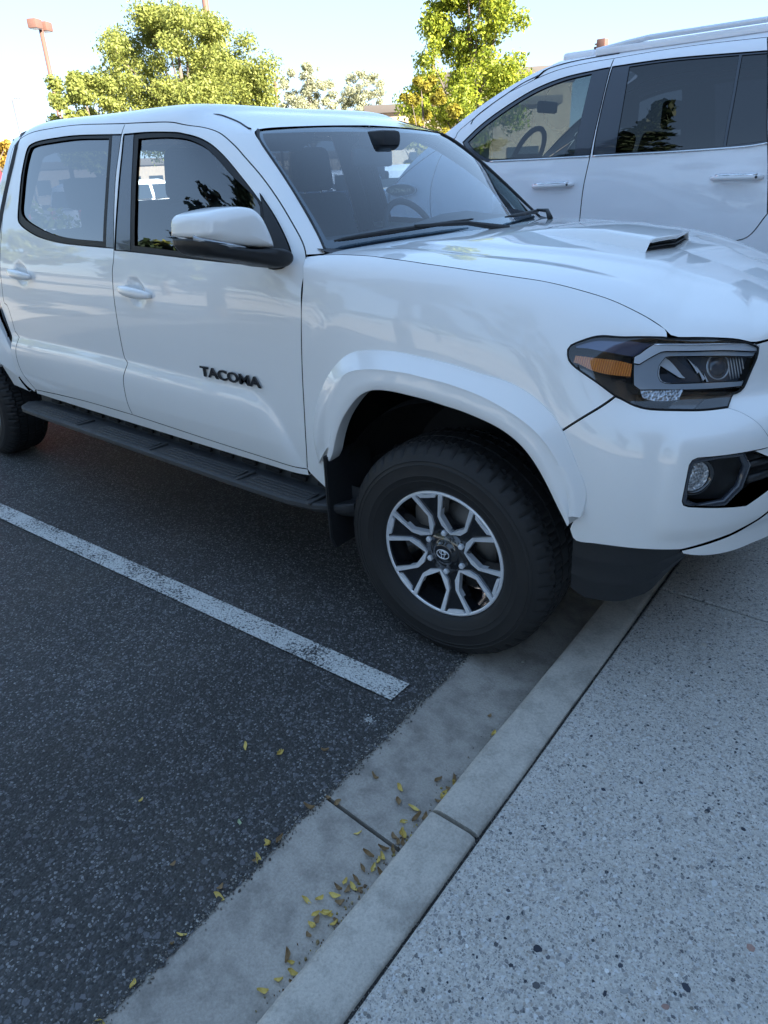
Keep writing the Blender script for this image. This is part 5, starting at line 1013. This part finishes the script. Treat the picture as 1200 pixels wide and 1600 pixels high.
for a,b_ in zip(KJ,KJ[1:]): sweep('kerb_stone',kp,a+.006,b_-.006,M['kerb'],kerb,wob=.0012)
mesh('joint_fill',[(gx(.09,YA),YA,-.05),(gx(5.9,YA),YA,-.05),(gx(5.9,20),20,-.05),(gx(.09,20),20,-.05)],[(0,1,2,3)],M['joint'],gut,smooth=False)
# dark gritty joint between kerb and paving
mesh('joint_fill',[(gx(.54,YA),YA,.106),(gx(.60,YA),YA,.106),(gx(.60,20),20,.106),(gx(.54,20),20,.106)],[(0,1,2,3)],M['joint'],pav,smooth=False)
# paving slabs: joints at y=-.27 (slightly askew) and beyond
PJ=[-6.4,-3.3,-.268,2.75,5.8,8.8,12,15,18,21]; XJ=[(.558,2.62),(2.63,5.2)]
for a,b_ in zip(PJ,PJ[1:]):
    for xa,xb in XJ:
        e=.004; bm=bmesh.new(); X=[xa,xa+.006]+list(np.linspace(xa+.3,xb-.3,5))+[xb-.006,xb]; Yv=[a+e,a+e+.006]+list(np.linspace(a+.3,b_-.3,6))+[b_-e-.006,b_-e]
        V=[]
        for i,x in enumerate(X):
            for j,y in enumerate(Yv):
                edge=(i in(0,len(X)-1)) or (j in(0,len(Yv)-1)); V.append((gx(x,y) if i<4 else x+KS*(y+1)*(1 if i<9 else 1),y,.1215-(.005 if edge else 0)))
        nj=len(Yv); F=[(i*nj+j,(i+1)*nj+j,(i+1)*nj+j+1,i*nj+j+1) for i in range(len(X)-1) for j in range(nj-1)]
        bnd=[i*nj for i in range(len(X))]+[(len(X)-1)*nj+j for j in range(1,nj)]+[i*nj+nj-1 for i in range(len(X)-2,-1,-1)]+[j for j in range(nj-2,0,-1)]
        m0=len(V); V+=[(V[q][0],V[q][1],.02) for q in bnd]; F+=[(bnd[q],m0+q,m0+(q+1)%len(bnd),bnd[(q+1)%len(bnd)]) for q in range(len(bnd))]
        sharp(mesh('paving_slab',V,F,M['pavement'],pav),20)
# exposed stones, proud of the paste; flat on top
def stones(name,n,region,z,smin,smax,tones,parent,flat=.35,h=.0012,seed=1,**k):
    r=np.random.default_rng(seed); V=[];F=[];C_=[]
    for _ in range(n):
        x,y=region(r); s=smin*(smax/smin)**(r.random()**2.2); m_=int(r.integers(5,8)); a0=r.random()*6.3; el=r.uniform(.5,1); rot=r.random()*3.14; zz=z(x,y); hh=h*r.uniform(.5,1.5); t=tones[int(r.integers(len(tones)))]; q_=r.uniform(.75,1.25); t=tuple(min(1,c*q_) for c in t); b0=len(V)
        R1=r.uniform(.75,1.1,m_)
        for ring,(q,zo) in enumerate(((1,-.001),(.86,hh*.8),(.4,hh))):
            for i in range(m_):
                a=a0+6.283*i/m_; px,py=math.cos(a)*q*R1[i]*s/2,math.sin(a)*q*R1[i]*s/2*el; V.append((x+px*math.cos(rot)-py*math.sin(rot),y+px*math.sin(rot)+py*math.cos(rot),zz+zo)); C_.append((*t,1))
        for ring in range(2):
            for i in range(m_): F.append((b0+ring*m_+i,b0+ring*m_+(i+1)%m_,b0+(ring+1)*m_+(i+1)%m_,b0+(ring+1)*m_+i))
        F.append(tuple(b0+2*m_+i for i in range(m_)))
    o=mesh(name,V,F,M['stone'],parent,smooth=False,**k); ca=o.data.color_attributes.new('tone','FLOAT_COLOR','POINT'); ca.data.foreach_set('color',np.array(C_).ravel()); return o
def regP(r):
    y=-2.6+2.8*r.random(); x=.57+(1.0*r.random()); return gx(x,y),y
TN=[(.74,.73,.70),(.68,.66,.62),(.62,.60,.56),(.05,.055,.07),(.07,.08,.09),(.12,.12,.13),(.5,.5,.49),(.6,.6,.58),(.42,.40,.36),(.3,.27,.23),(.26,.27,.28)]
stones('exposed_gravel',6500,regP,lambda x,y:.1213,.003,.0135,TN,pav,seed=3,kind='stuff')
BIG=[(0.807, -1.722, 0.02, (0.035, 0.042, 0.06)), (1.063, -1.616, 0.024, (0.035, 0.042, 0.06)), (0.948, -1.721, 0.016, (0.035, 0.042, 0.06)), (0.84, -1.786, 0.017, (0.09, 0.09, 0.095)), (0.861, -1.721, 0.017, (0.62, 0.62, 0.6)), (1.04, -1.364, 0.024, (0.62, 0.62, 0.6)), (1.137, -1.464, 0.022, (0.42, 0.26, 0.21)), (0.969, -1.179, 0.02, (0.035, 0.042, 0.06)), (1.122, -1.415, 0.019, (0.62, 0.62, 0.6)), (0.975, -1.694, 0.018, (0.5, 0.5, 0.48)), (0.748, -1.267, 0.014, (0.035, 0.042, 0.06)), (0.736, -1.347, 0.013, (0.62, 0.62, 0.6)), (0.726, -1.417, 0.015, (0.62, 0.62, 0.6)), (1.045, -1.673, 0.018, (0.42, 0.26, 0.21)), (1.065, -1.223, 0.02, (0.5, 0.5, 0.48)), (0.813, -1.19, 0.016, (0.035, 0.042, 0.06)), (0.646, -1.113, 0.011, (0.035, 0.042, 0.06)), (0.729, -1.702, 0.014, (0.035, 0.042, 0.06)), (1.05, -1.182, 0.014, (0.035, 0.042, 0.06)), (1.057, -1.438, 0.014, (0.5, 0.5, 0.48))]
for i,(x,y,s,t) in enumerate(BIG): stones('stone',1,lambda r:(x,y),lambda a,b:.1213,s,s*1.05,[t],pav,h=.0016,seed=50+i)
for i in range(120):
    x,y=regP(rng); stones('stone',1,lambda r:(x,y),lambda a,b:.1213,.010,.015,TN,pav,h=.0014,seed=300+i)
def regA(r):
    y=-2.7+2.3*r.random()**.8; x=-2.2+2.3*r.random()**.7; return x,y
TA=[(.08,.08,.09),(.12,.12,.13),(.18,.18,.19),(.26,.26,.27),(.12,.11,.10),(.20,.20,.20),(.06,.06,.065)]
stones('asphalt_chips',9000,regA,lambda x,y:.0,.003,.0105,TA,None,h=.0011,seed=5,kind='stuff')
def regE(r):
    y=-2.7+2.6*r.random(); return gx(.104+r.normal(0,.010)-.006,y),y
stones('gutter_edge_grit',2600,regE,lambda x,y:.002,.002,.009,[(.16,.15,.13),(.3,.28,.24),(.10,.09,.08),(.22,.2,.17),(.45,.44,.40)],None,h=.003,seed=6,kind='stuff')
def regJ(r):
    y=-2.7+2.9*r.random(); return gx(.553+r.normal(0,.0035),y),y
stones('joint_grit',1500,regJ,lambda x,y:.108,.0015,.005,[(.04,.04,.04),(.12,.11,.10),(.3,.29,.27),(.2,.19,.17)],None,h=.002,seed=7,kind='stuff')
def regG(r):
    y=-2.4+1.6*r.random(); return gx(.40-abs(r.normal(0,.03)),y),y
gz=lambda x,y:float(np.interp(x-KS*(y+1),[.09,.14,.25,.36,.41],[0,-.002,-.010,-.016,-.013]))
stones('gutter_grit',900,regG,gz,.001,.005,[(.12,.11,.10),(.2,.18,.15),(.07,.065,.06),(.25,.22,.18)],None,h=.002,seed=8,kind='stuff')
stones('leaf_crumbs',420,lambda r:(lambda y:(gx(.395-abs(r.normal(0,.028)),y),y))(float(r.choice([-2.02,-1.86,-1.78,-1.70,-1.62,-1.42,-1.9],p=[.15,.25,.12,.1,.2,.12,.06])+r.normal(0,.05))),lambda x,y:gz(x,y)+.001,.003,.012,[(.30,.22,.10),(.20,.13,.07),(.45,.36,.12),(.14,.10,.06),(.36,.30,.18)],None,h=.004,seed=18,kind='stuff')
stones('white_paint_fleck',60,lambda r:(.031+r.normal(0,.008),-1.333+r.normal(0,.008)),lambda x,y:.004,.003,.008,[(.6,.6,.58)],None,h=.001,seed=9,kind='stuff')
peb=stones('pebble',1,lambda r:(.262,-.787),lambda x,y:-.012,.016,.017,[(.42,.40,.34)],None,h=.007,seed=12); tag(peb,'single pale pebble lying in the gutter behind the front tyre','pebble')
peb=stones('pebble',1,lambda r:(.762,-.522),lambda x,y:.1215,.018,.019,[(.5,.46,.40)],None,h=.006,seed=14); tag(peb,'pale stone chip on the pavement near the joint','pebble')
# ---- fallen leaves, one object each
def leafmesh(name,mat,L=.026,Wd=.011,curl=.004,seed=0):
    r=random.Random(seed); V=[];F=[];n=7
    for i in range(n):
        t=i/(n-1); w_=Wd*math.sin(math.pi*min(.98,max(.04,t)))**.7*.5; z=curl*(2*t-1)**2+.0015
        for q in (-1,-.45,0,.45,1): V.append((L*(t-.5)+.0015*math.sin(5*t),q*w_+.002*math.sin(3*t+seed),z+curl*.9*q*q))
    for i in range(n-1):
        for j in range(4): F.append((i*5+j,(i+1)*5+j,(i+1)*5+j+1,i*5+j+1))
    me=bpy.data.meshes.new(name); me.from_pydata(V,[],F); me.materials.append(mat); me.polygons.foreach_set('use_smooth',[True]*len(F)); return me
LM=[leafmesh('leaf',M['leaf_fallen'],.025,.010,.003,1),leafmesh('leaf',M['leaf_fallen'],.020,.010,.0045,2),leafmesh('leaf',M['leaf_brown'],.026,.009,.007,3),leafmesh('leaf',M['leaf_brown'],.018,.011,.004,4),leafmesh('leaf',M['leaf_lightgreen'],.016,.010,.003,5)]
LV=[(-0.095, -1.599), (0.008, -1.516), (0.134, -1.631), (0.164, -1.629), (0.117, -1.688), (0.114, -1.83), (0.129, -1.812), (0.125, -1.881), (0.186, -1.498), (0.261, -1.48), (0.285, -1.519), (0.335, -1.513), (0.336, -1.563), (0.361, -1.529), (0.373, -1.509), (0.269, -1.663), (0.345, -1.654), (0.347, -1.613), (0.361, -1.617), (0.354, -1.591), (0.364, -1.591), (0.378, -1.613), (0.372, -1.646), (0.359, -1.676), (0.362, -1.688), (0.328, -1.696), (0.346, -1.734), (0.359, -1.715), (0.35, -1.766), (0.355, -1.779), (0.373, -1.778), (0.351, -1.792), (0.332, -1.804), (0.336, -1.824), (0.332, -1.784), (0.291, -1.878), (0.316, -1.856), (0.359, -1.83), (0.335, -1.886), (0.351, -1.871), (0.362, -1.865), (0.379, -1.869), (0.386, -1.876), (0.349, -1.898), (0.352, -1.911), (0.355, -1.931), (0.345, -1.869), (0.386, -1.709), (0.376, -1.436), (0.377, -1.422), (0.372, -1.398), (0.373, -1.374), (0.371, -1.361), (0.329, -1.399), (0.368, -1.414), (0.369, -1.45), (0.352, -1.994), (0.364, -1.999), (0.382, -2.013), (0.375, -2.041), (0.404, -1.999), (0.364, -2.077), (0.402, -2.029), (0.358, -1.14), (0.31, -1.087), (-0.196, -1.64), (-0.095, -1.599), (-0.271, -1.954), (0.002, -1.834), (-0.033, -2.014), (0.123, -1.883), (0.112, -1.982), (0.134, -2.115), (0.137, -2.138), (0.143, -2.244), (0.114, -1.83), (0.127, -1.997), (0.151, -2.324)]
def leaflabel(x,y,kind):
    xx=x-KS*(y+1); c=['yellow','yellow','curled brown','small brown','pale green'][kind]
    if xx<.07: return f'{c} leaflet lying on the dark asphalt','leaves on the asphalt'
    if xx<.15: return f'{c} leaflet caught at the ragged asphalt edge','leaves along the asphalt edge'
    if y<-1.95: return f'{c} leaflet in the nearest kerb litter','leaf litter nearest the camera'
    if y<-1.83: return f'{c} leaflet in the dense kerb clump','leaf clump against the kerb'
    if y<-1.67: return f'{c} leaflet between clump and gutter joint','leaves before the gutter joint'
    if y<-1.56: return f'{c} leaflet gathered at the gutter joint','leaves at the gutter joint'
    return f'{c} leaflet in the gutter beyond the joint','leaves beyond the gutter joint'
ORD=['first','second','third','fourth','fifth','sixth','seventh','eighth','ninth','tenth','eleventh','twelfth']; cnt={}; items=[]
for i,(x,y) in enumerate(LV):
    xx=x-KS*(y+1); k_=4 if i==68 else (0 if i in (0,7,11,12,15,27,29,33,65,66,72) else int(rng.choice([0,1,1,2,3,3])))
    if i in (69,71): k_=3
    if i>=78: k_=int(rng.choice([1,2,3]))
    z=.002 if xx<.10 else gz(x,y)
    o=bpy.data.objects.new('fallen_leaf',LM[k_]); COL.objects.link(o); o.location=(x,y,z+.001*rng.random()+(.004*rng.random() if 35<i<45 else 0)); o.rotation_euler=(rng.normal(0,.25),rng.normal(0,.25),rng.random()*6.28); s_=rng.uniform(.9,1.45); o.scale=(s_,s_,s_)
    items.append((y,o,*leaflabel(x,y,k_)))
for y,o,lb,gp_ in sorted(items,key=lambda a:a[0]):
    n=cnt.get(lb,0); cnt[lb]=n+1; tag(o,(ORD[n] if n<12 else 'far')+' '+lb+', counted from the camera','leaf',gp_)
# ---------------------------------------------------------------- shop front behind the camera: it throws the shade that everything near stands in
shop=empty('shop_building',(5.6,2,0),label='tan block shop building shading the parking row',cat='building')
def sb_(name,c,s,mat,par=None,bev=0): return box(name,(c[0]-5.6,c[1]-2,c[2]),s,mat,par or shop,bev)
sb_('wall',(7.6,16,2.85),(4.0,50,5.7),M['tanwall']); sb_('parapet',(5.58,16,5.5),(.25,50,.7),M['stucco'],bev=.03); 
for y in np.arange(-7,38,4.6):
    wf=sb_('window_frame',(5.55,y,1.75),(.10,3.0,2.5),M['trim']); box('window_pane',(-.10,y-2,1.75),(.03,2.8,2.3),M['bglass'],wf)
    sb_('pilaster',(5.52,y+2.3,2.6),(.24,.7,5.1),M['stucco'],bev=.02)
sb_('canopy',(5.0,16,3.5),(1.3,48,.22),M['roof_dark'],bev=.03)
# ---------------------------------------------------------------- planting and lamps
def foliage(name,mat,parent,clumps,n,leaf,seed,droop=.0,up=.3):
    """many small leaf faces scattered through clumps (cx,cy,cz,r)"""
    r=np.random.default_rng(seed); cl=np.array(clumps); w_=cl[:,3]**2; idx=r.choice(len(cl),n,p=w_/w_.sum()); c=cl[idx]
    d=r.normal(size=(n,3)); d/=np.linalg.norm(d,axis=1,keepdims=True); rad=c[:,3]*(r.random(n)**.45)*r.uniform(.75,1.12,n)
    P=c[:,:3]+d*rad[:,None]*np.array([1,1,.85]); a=r.normal(size=(n,3)); a/=np.linalg.norm(a,axis=1,keepdims=True)
    nn=d*.6+r.normal(size=(n,3))*.6+np.array([0,0,up]); nn/=np.linalg.norm(nn,axis=1,keepdims=True)
    t=np.cross(nn,a); t/=np.linalg.norm(t,axis=1,keepdims=True)+1e-9; b=np.cross(nn,t); s=leaf*r.uniform(.6,1.4,n)[:,None]
    V=np.stack([P-t*s,P-b*s*.5+nn*s*.1,P+t*s,P+b*s*.5-nn*s*.1],1).reshape(-1,3)
    me=bpy.data.meshes.new(name); me.vertices.add(4*n); me.vertices.foreach_set('co',V.ravel()); me.loops.add(4*n); me.loops.foreach_set('vertex_index',np.arange(4*n)); me.polygons.add(n); me.polygons.foreach_set('loop_start',np.arange(n)*4); me.update(); me.validate(); me.materials.append(mat)
    o=bpy.data.objects.new(name,me); COL.objects.link(o); o.parent=parent; return o
def tree(name,label,x,y,h,crown,mat,n,leaf,seed,trunk_r=.12,group=None,shape='round',limbs=7,base=.0,nclump=60):
    t=empty(name,(x,y,0),label=label,cat='tree',group=group); r=np.random.default_rng(seed); W_,z0=crown; H_=h-z0; cl=[]
    while len(cl)<nclump:
        a=r.random()*6.283; zz=r.random(); 
        if shape=='round': rr=math.sqrt(max(0,1-(2*zz-1)**2))**.8
        elif shape=='cone': rr=(1-zz)**.75*.95+.07
        elif shape=='vase': rr=.35+.65*math.sin(min(1,zz*1.05)*math.pi*.62)
        else: rr=1
        q=math.sqrt(r.random())*.92; 
        cl.append((math.cos(a)*rr*q*W_/2,math.sin(a)*rr*q*W_/2,z0+H_*(.04+.92*zz),W_*r.uniform(.055,.125)*(1.15-.45*zz)))
    foliage('crown',mat,t,cl,n,leaf,seed)
    pts=[(0,0,-.1),(.03*r.normal(),.03*r.normal(),h*.25),(.08*r.normal(),.08*r.normal(),h*.5),(.1*r.normal(),.1*r.normal(),h*.9)]
    tr=tube('trunk',pts,[trunk_r*1.25,trunk_r,trunk_r*.7,trunk_r*.15],M['bark'],t,n=10)
    for k in range(limbs):
        c=cl[int(r.integers(len(cl)))]; zb=max(z0*.7,c[2]*.55); b0=Vector((0,0,zb)); e=Vector(c[:3]); m_=(b0+e)/2+Vector((0,0,-.06*h*.5+.1)); tube('limb',[b0,m_,e],[trunk_r*.5,trunk_r*.3,trunk_r*.08],M['bark'],t,n=7)
    return t
def at(dx,dy,d): return (1.1656+dx*d,-2.5506+dy*d)
CZ0=1.527

def pol(az,d): return 1.1656+math.cos(R(az))*d,-2.5506+math.sin(R(az))*d
GT='trees beyond the parking rows'
x,y=pol(142.9,30); tree('shade_tree','biggest broad yellow-green tree, behind the truck cab roof',x,y,6.95,(6.8,2.6),M['leaf_green'],95000,.056,11,.16,GT,limbs=12,nclump=170)
x,y=pol(149.6,27); tree('shade_tree','low round tree at the left of the biggest tree',x,y,4.75,(3.3,2.1),M['leaf_green'],32000,.052,12,.11,GT,nclump=80)
x,y=pol(134.5,46); tree('pale_tree','pale distant tree just right of the biggest tree',x,y,7.3,(3.6,3.4),M['leaf_pale'],24000,.066,13,.12,GT,nclump=90)
x,y=pol(130.6,47); tree('pale_tree','sparse pale distant tree with see-through crown',x,y,7.0,(3.3,3.6),M['leaf_pale'],13000,.066,14,.12,GT,nclump=110)
x,y=pol(122.9,20); tree('tall_tree','tall pointed lime-green tree beside the SUV windscreen',x,y,7.6,(3.7,2.0),M['leaf_lime'],46000,.045,15,.08,GT,shape='cone',limbs=16,nclump=150)
x,y=pol(126.3,17); tree('bushy_tree','short bushy yellow tree in front of the dark roof',x,y,3.35,(1.6,1.3),M['leaf_yellow'],12000,.042,16,.05,GT,nclump=30)
x,y=pol(156.6,40); tree('autumn_tree','orange-leaved tree at the left edge above the red truck',x,y,4.9,(3.4,2.2),M['leaf_orange'],7000,.09,17,.1,GT,nclump=30)
x,y=pol(155.6,6.9); b_=empty('shrub',(x,y,0),label='yellow-green shrub below the red truck at the left edge',cat='shrub'); foliage('leaves',M['leaf_green'],b_,[(0,0,.7,.5),(.3,.2,1.0,.45),(-.2,.2,1.15,.38)],3500,.035,18); tube('stem',[(0,0,0),(0,0,1.0)],.03,M['bark'],b_)
for i,(x,y,h) in enumerate(((-8.3,-6.7,8.8),(-4.9,-6.9,10.0),(-1.4,-8.4,11.5),(6.5,-19,8))):
    t=empty('pine_tree',(x,y,0),label=['dark pine furthest back on the camera side of the lot','dark pine beside the furthest one on the camera side','dark pine behind the camera, broadest of its row','low pine nearest the shop building'][i],cat='tree',group='pines on the camera side of the lot')
    r=np.random.default_rng(40+i); cl=[]
    for k in range(90):
        zz=r.random(); a=r.random()*6.28; rr=(1-zz)*(.26*h)*math.sqrt(r.random()); cl.append((math.cos(a)*rr,math.sin(a)*rr,1.2+(h-1.3)*zz,.28+.2*(1-zz)))
    foliage('crown',M['needle'],t,cl,12000,.12,60+i); tube('trunk',[(0,0,-.1),(0,0,h*.95)],[.16,.03],M['bark'],t)
def lamp(label,az,d,ztop,heads,mat,rad=.09,hs=(.5,.36,.24),rz=0):
    x,y=pol(az,d); t=empty('street_lamp',(x,y,0),R(rz),label=label,cat='street lamp',group='lamps over the car park')
    tube('pole',[(0,0,0),(0,0,ztop-.1)],[rad*1.1,rad],mat,t,n=12); box('base',(0,0,.3),(.5,.5,.6),M['kerb'],t,.03)
    for q in heads: h=box('lamp_head',(q*(hs[0]/2+.12),0,ztop),hs,mat,t,.05); box('arm',(q*.12,0,ztop),(.3,.06,.06),mat,t); box('lens',(q*(hs[0]/2+.12),0,ztop-hs[2]/2-.006),(hs[0]*.8,hs[1]*.8,.01),M['crystal'],h)
    return t
lamp('brown double-headed lamp at the upper left',151.3,38,7.75,(-1,1),M['pole_brown'],.09,(.46,.42,.34),rz=118)
lamp('thick brown lamp post rising out of frame above the biggest tree',140.8,36,10.5,(1,),M['pole_brown'],.13)
lamp('thin dark lamp post at the far left',153.9,60,7.2,(1,),M['pole_dark'],.07,(.5,.2,.08),rz=60)
lamp('slim dark lamp post between the biggest tree and the pale tree',136.7,50,7.0,(1,),M['pole_brown'],.08,(.2,.2,.1))
lamp('brown lamp head showing inside the tall lime-green tree',125.6,30,6.15,(1,),M['pole_brown'],.06,(.36,.3,.26))
lamp('brown lamp head just above the SUV roof',114.7,40,6.55,(1,),M['pole_brown'],.07,(.42,.4,.34))
# far low buildings
def farb(label,az,d,size,z,col,roofh=.5):
    x,y=pol(az,d); t=empty('low_building',(x,y,0),R(az+90),label=label,cat='building'); w_,dp=size
    box('wall',(0,0,(z-roofh)/2),(w_,dp,z-roofh),col,t); box('roof_fascia',(0,0,z-roofh/2+.002),(w_+.5,dp+.5,roofh),M['roof_dark'],t,.03)
    for k in range(int(w_//2.4)):
        wn=box('window',(-w_/2+1.5+k*2.4,-dp/2-.02,1.7),(1.5,.08,1.5),M['bglass'],t); box('sill',(-w_/2+1.5+k*2.4,-dp/2-.06,.9),(1.7,.12,.08),M['stucco'],wn)
        wn=box('window',(-w_/2+1.5+k*2.4,dp/2+.02,1.7),(1.5,.08,1.5),M['bglass'],t); box('sill',(-w_/2+1.5+k*2.4,dp/2+.06,.9),(1.7,.12,.08),M['stucco'],wn)
    return t
farb('low dark-roofed building behind the short yellow tree',123.6,42,(9.0,6),4.55,M['tanwall'],.35)
farb('taller dark-roofed building behind the tall lime-green tree',121.0,56,(9.0,8),7.15,M['tanwall'],.8)
farb('long tan store far across the car park',141,95,(60,10),4.2,M['tanwall'],.7)
for k,(az,d,h) in enumerate(((176,26,5.6),(186,23,6.6),(197,27,5.9),(207,22,6.2),(219,26,5.2),(231,24,6.4))):
    x,y=pol(az,d); tree('shade_tree',['first','second','third','fourth','fifth','sixth'][k]+' sunlit tree, counted from the left frame edge round behind the camera',x,y,h,(5.0,1.9),M['leaf_green'],9000,.13,80+k,.13,'trees on the camera side of the lot',nclump=70)
# red pickup at the far left
def farcar(label,x,y,rz,mat,zs=1.0,cat='pickup truck',name='red_pickup',grp=None):
    t=empty(name,(x,y,0),rz,label=label,cat=cat,group=grp)
    prof=[(-2.6,.55),(-2.65,.95),(-2.55,1.22),(-1.0,1.26),(-.85,1.30),(-.55,1.80),(-.35,1.88),(.75,1.90),(1.0,1.84),(1.45,1.34),(2.45,1.22),(2.62,1.0),(2.65,.6)] if cat!='SUV' else [(-2.4,.5),(-2.45,1.1),(-2.3,1.75),(-2.0,1.86),(.2,1.88),(.5,1.80),(1.15,1.22),(2.2,1.08),(2.4,.85),(2.42,.5)]
    prof=[(a,b*zs) for a,b in prof]; W2=.95
    V=[];F=[];L=len(prof)
    secs=((-W2,.0),(-W2,.0),(-W2*.9,.0),(W2*.9,0),(W2,0),(W2,0))
    def yy(s,z): top=1.3*zs; return s*(W2-max(0,z-top)*.32)
    for s in (-1,-.9,.9,1):
        for a,b in prof: V.append((a*(1 if abs(s)<.95 else .985),yy(s,b) if abs(s)>.95 else yy(s/abs(s),b)*.93,b+(.0 if abs(s)>.95 else .03 if b>1 else 0)))
    for k in range(3):
        for i in range(L-1): F.append((k*L+i,(k+1)*L+i,(k+1)*L+i+1,k*L+i+1))
    F.append(tuple(range(L))); F.append(tuple(3*L+i for i in range(L))[::-1])
    bo_=mesh('body',V,F,mat,t); sharp(bo_,40)
    for s in (-1,1):
        for a0,a1,b0,b1 in (((-.62,.18,-.42,.18)),((.26,1.22,.26,.92))) if cat!='SUV' else ((-2.1,-1.2,-2.0,-1.2),(-1.1,-.2,-1.1,-.2),(-.1,.95,-.1,.45)):
            z0_,z1_=1.34*zs,1.76*zs; w_=mesh('side_window',[(a0,s*(yy(1,z0_)+.012),z0_),(a1,s*(yy(1,z0_)+.012),z0_),(b1,s*(yy(1,z1_)+.012),z1_),(b0,s*(yy(1,z1_)+.012),z1_)],[(0,1,2,3) if s<0 else (3,2,1,0)],M['bglass'],t,smooth=False)
    wsx=[(1.40,1.38),(1.03,1.79)] if cat!='SUV' else [(1.08,1.26),(.56,1.76)]
    mesh('windscreen',[(wsx[0][0]+.03,-.74,wsx[0][1]*zs+.02),(wsx[0][0]+.03,.74,wsx[0][1]*zs+.02),(wsx[1][0]+.03,.64,wsx[1][1]*zs+.03),(wsx[1][0]+.03,-.64,wsx[1][1]*zs+.03)],[(0,1,2,3)],M['bglass'],t,smooth=False)
    rw=[(-.86,1.36),(-.60,1.74)] if cat!='SUV' else [(-2.44,1.2),(-2.34,1.66)]
    mesh('rear_window',[(rw[0][0]-.03,.7,rw[0][1]*zs),(rw[0][0]-.03,-.7,rw[0][1]*zs),(rw[1][0]-.04,-.62,rw[1][1]*zs),(rw[1][0]-.04,.62,rw[1][1]*zs)],[(0,1,2,3)],M['bglass'],t,smooth=False)
    for s in (-1,1):
        for xx in (-1.65,1.65):
            Vl,Fl=lathevf([(0,.02),(.22,.03),(.24,.1),(.36,.11),(.38,.08),(.38,-.1),(.3,-.12)],28); mesh('wheel',[(a+xx,(b if s>0 else -b)+s*.84,c+.38) for a,b,c in Vl],Fl,M['tyre'],t)
        box('headlight',(2.58,s*.75,.98*zs),(.12,.32,.18),M['crystal'],t,.03); box('tail_light',(-2.6 if cat!='SUV' else -2.42,s*.84,1.05*zs),(.08,.14,.34),M['red'],t,.02)
        bmobj('door_mirror',bxbm(1.15,s*1.08,1.42*zs,.14,.24,.18,.03),mat,t,auto=50)
    box('grille',(2.64,0,.95*zs),(.06,1.0,.28),M['gap'],t,.02)
    return t
x,y=pol(160.0,11.5); farcar('bright red pickup at the far left edge of the lot',x,y,R(158),M['red'],1.10)
GP='cars parked across the lot'
for az,d,mt,rz,lb in ((147,24,M['white'],88,'white car parked across the lot behind the cab'),(139,23,M['trim'],92,'dark car parked across the lot behind the windscreen'),(131,22,M['pearl'],90,'pale car parked across the lot behind the interior mirror'),(124,15.5,M['silver'],95,'silver car parked beyond the SUV windscreen')):
    x,y=pol(az,d); farcar(lb,x,y,R(rz),mt,.88,'SUV','parked_car',GP)
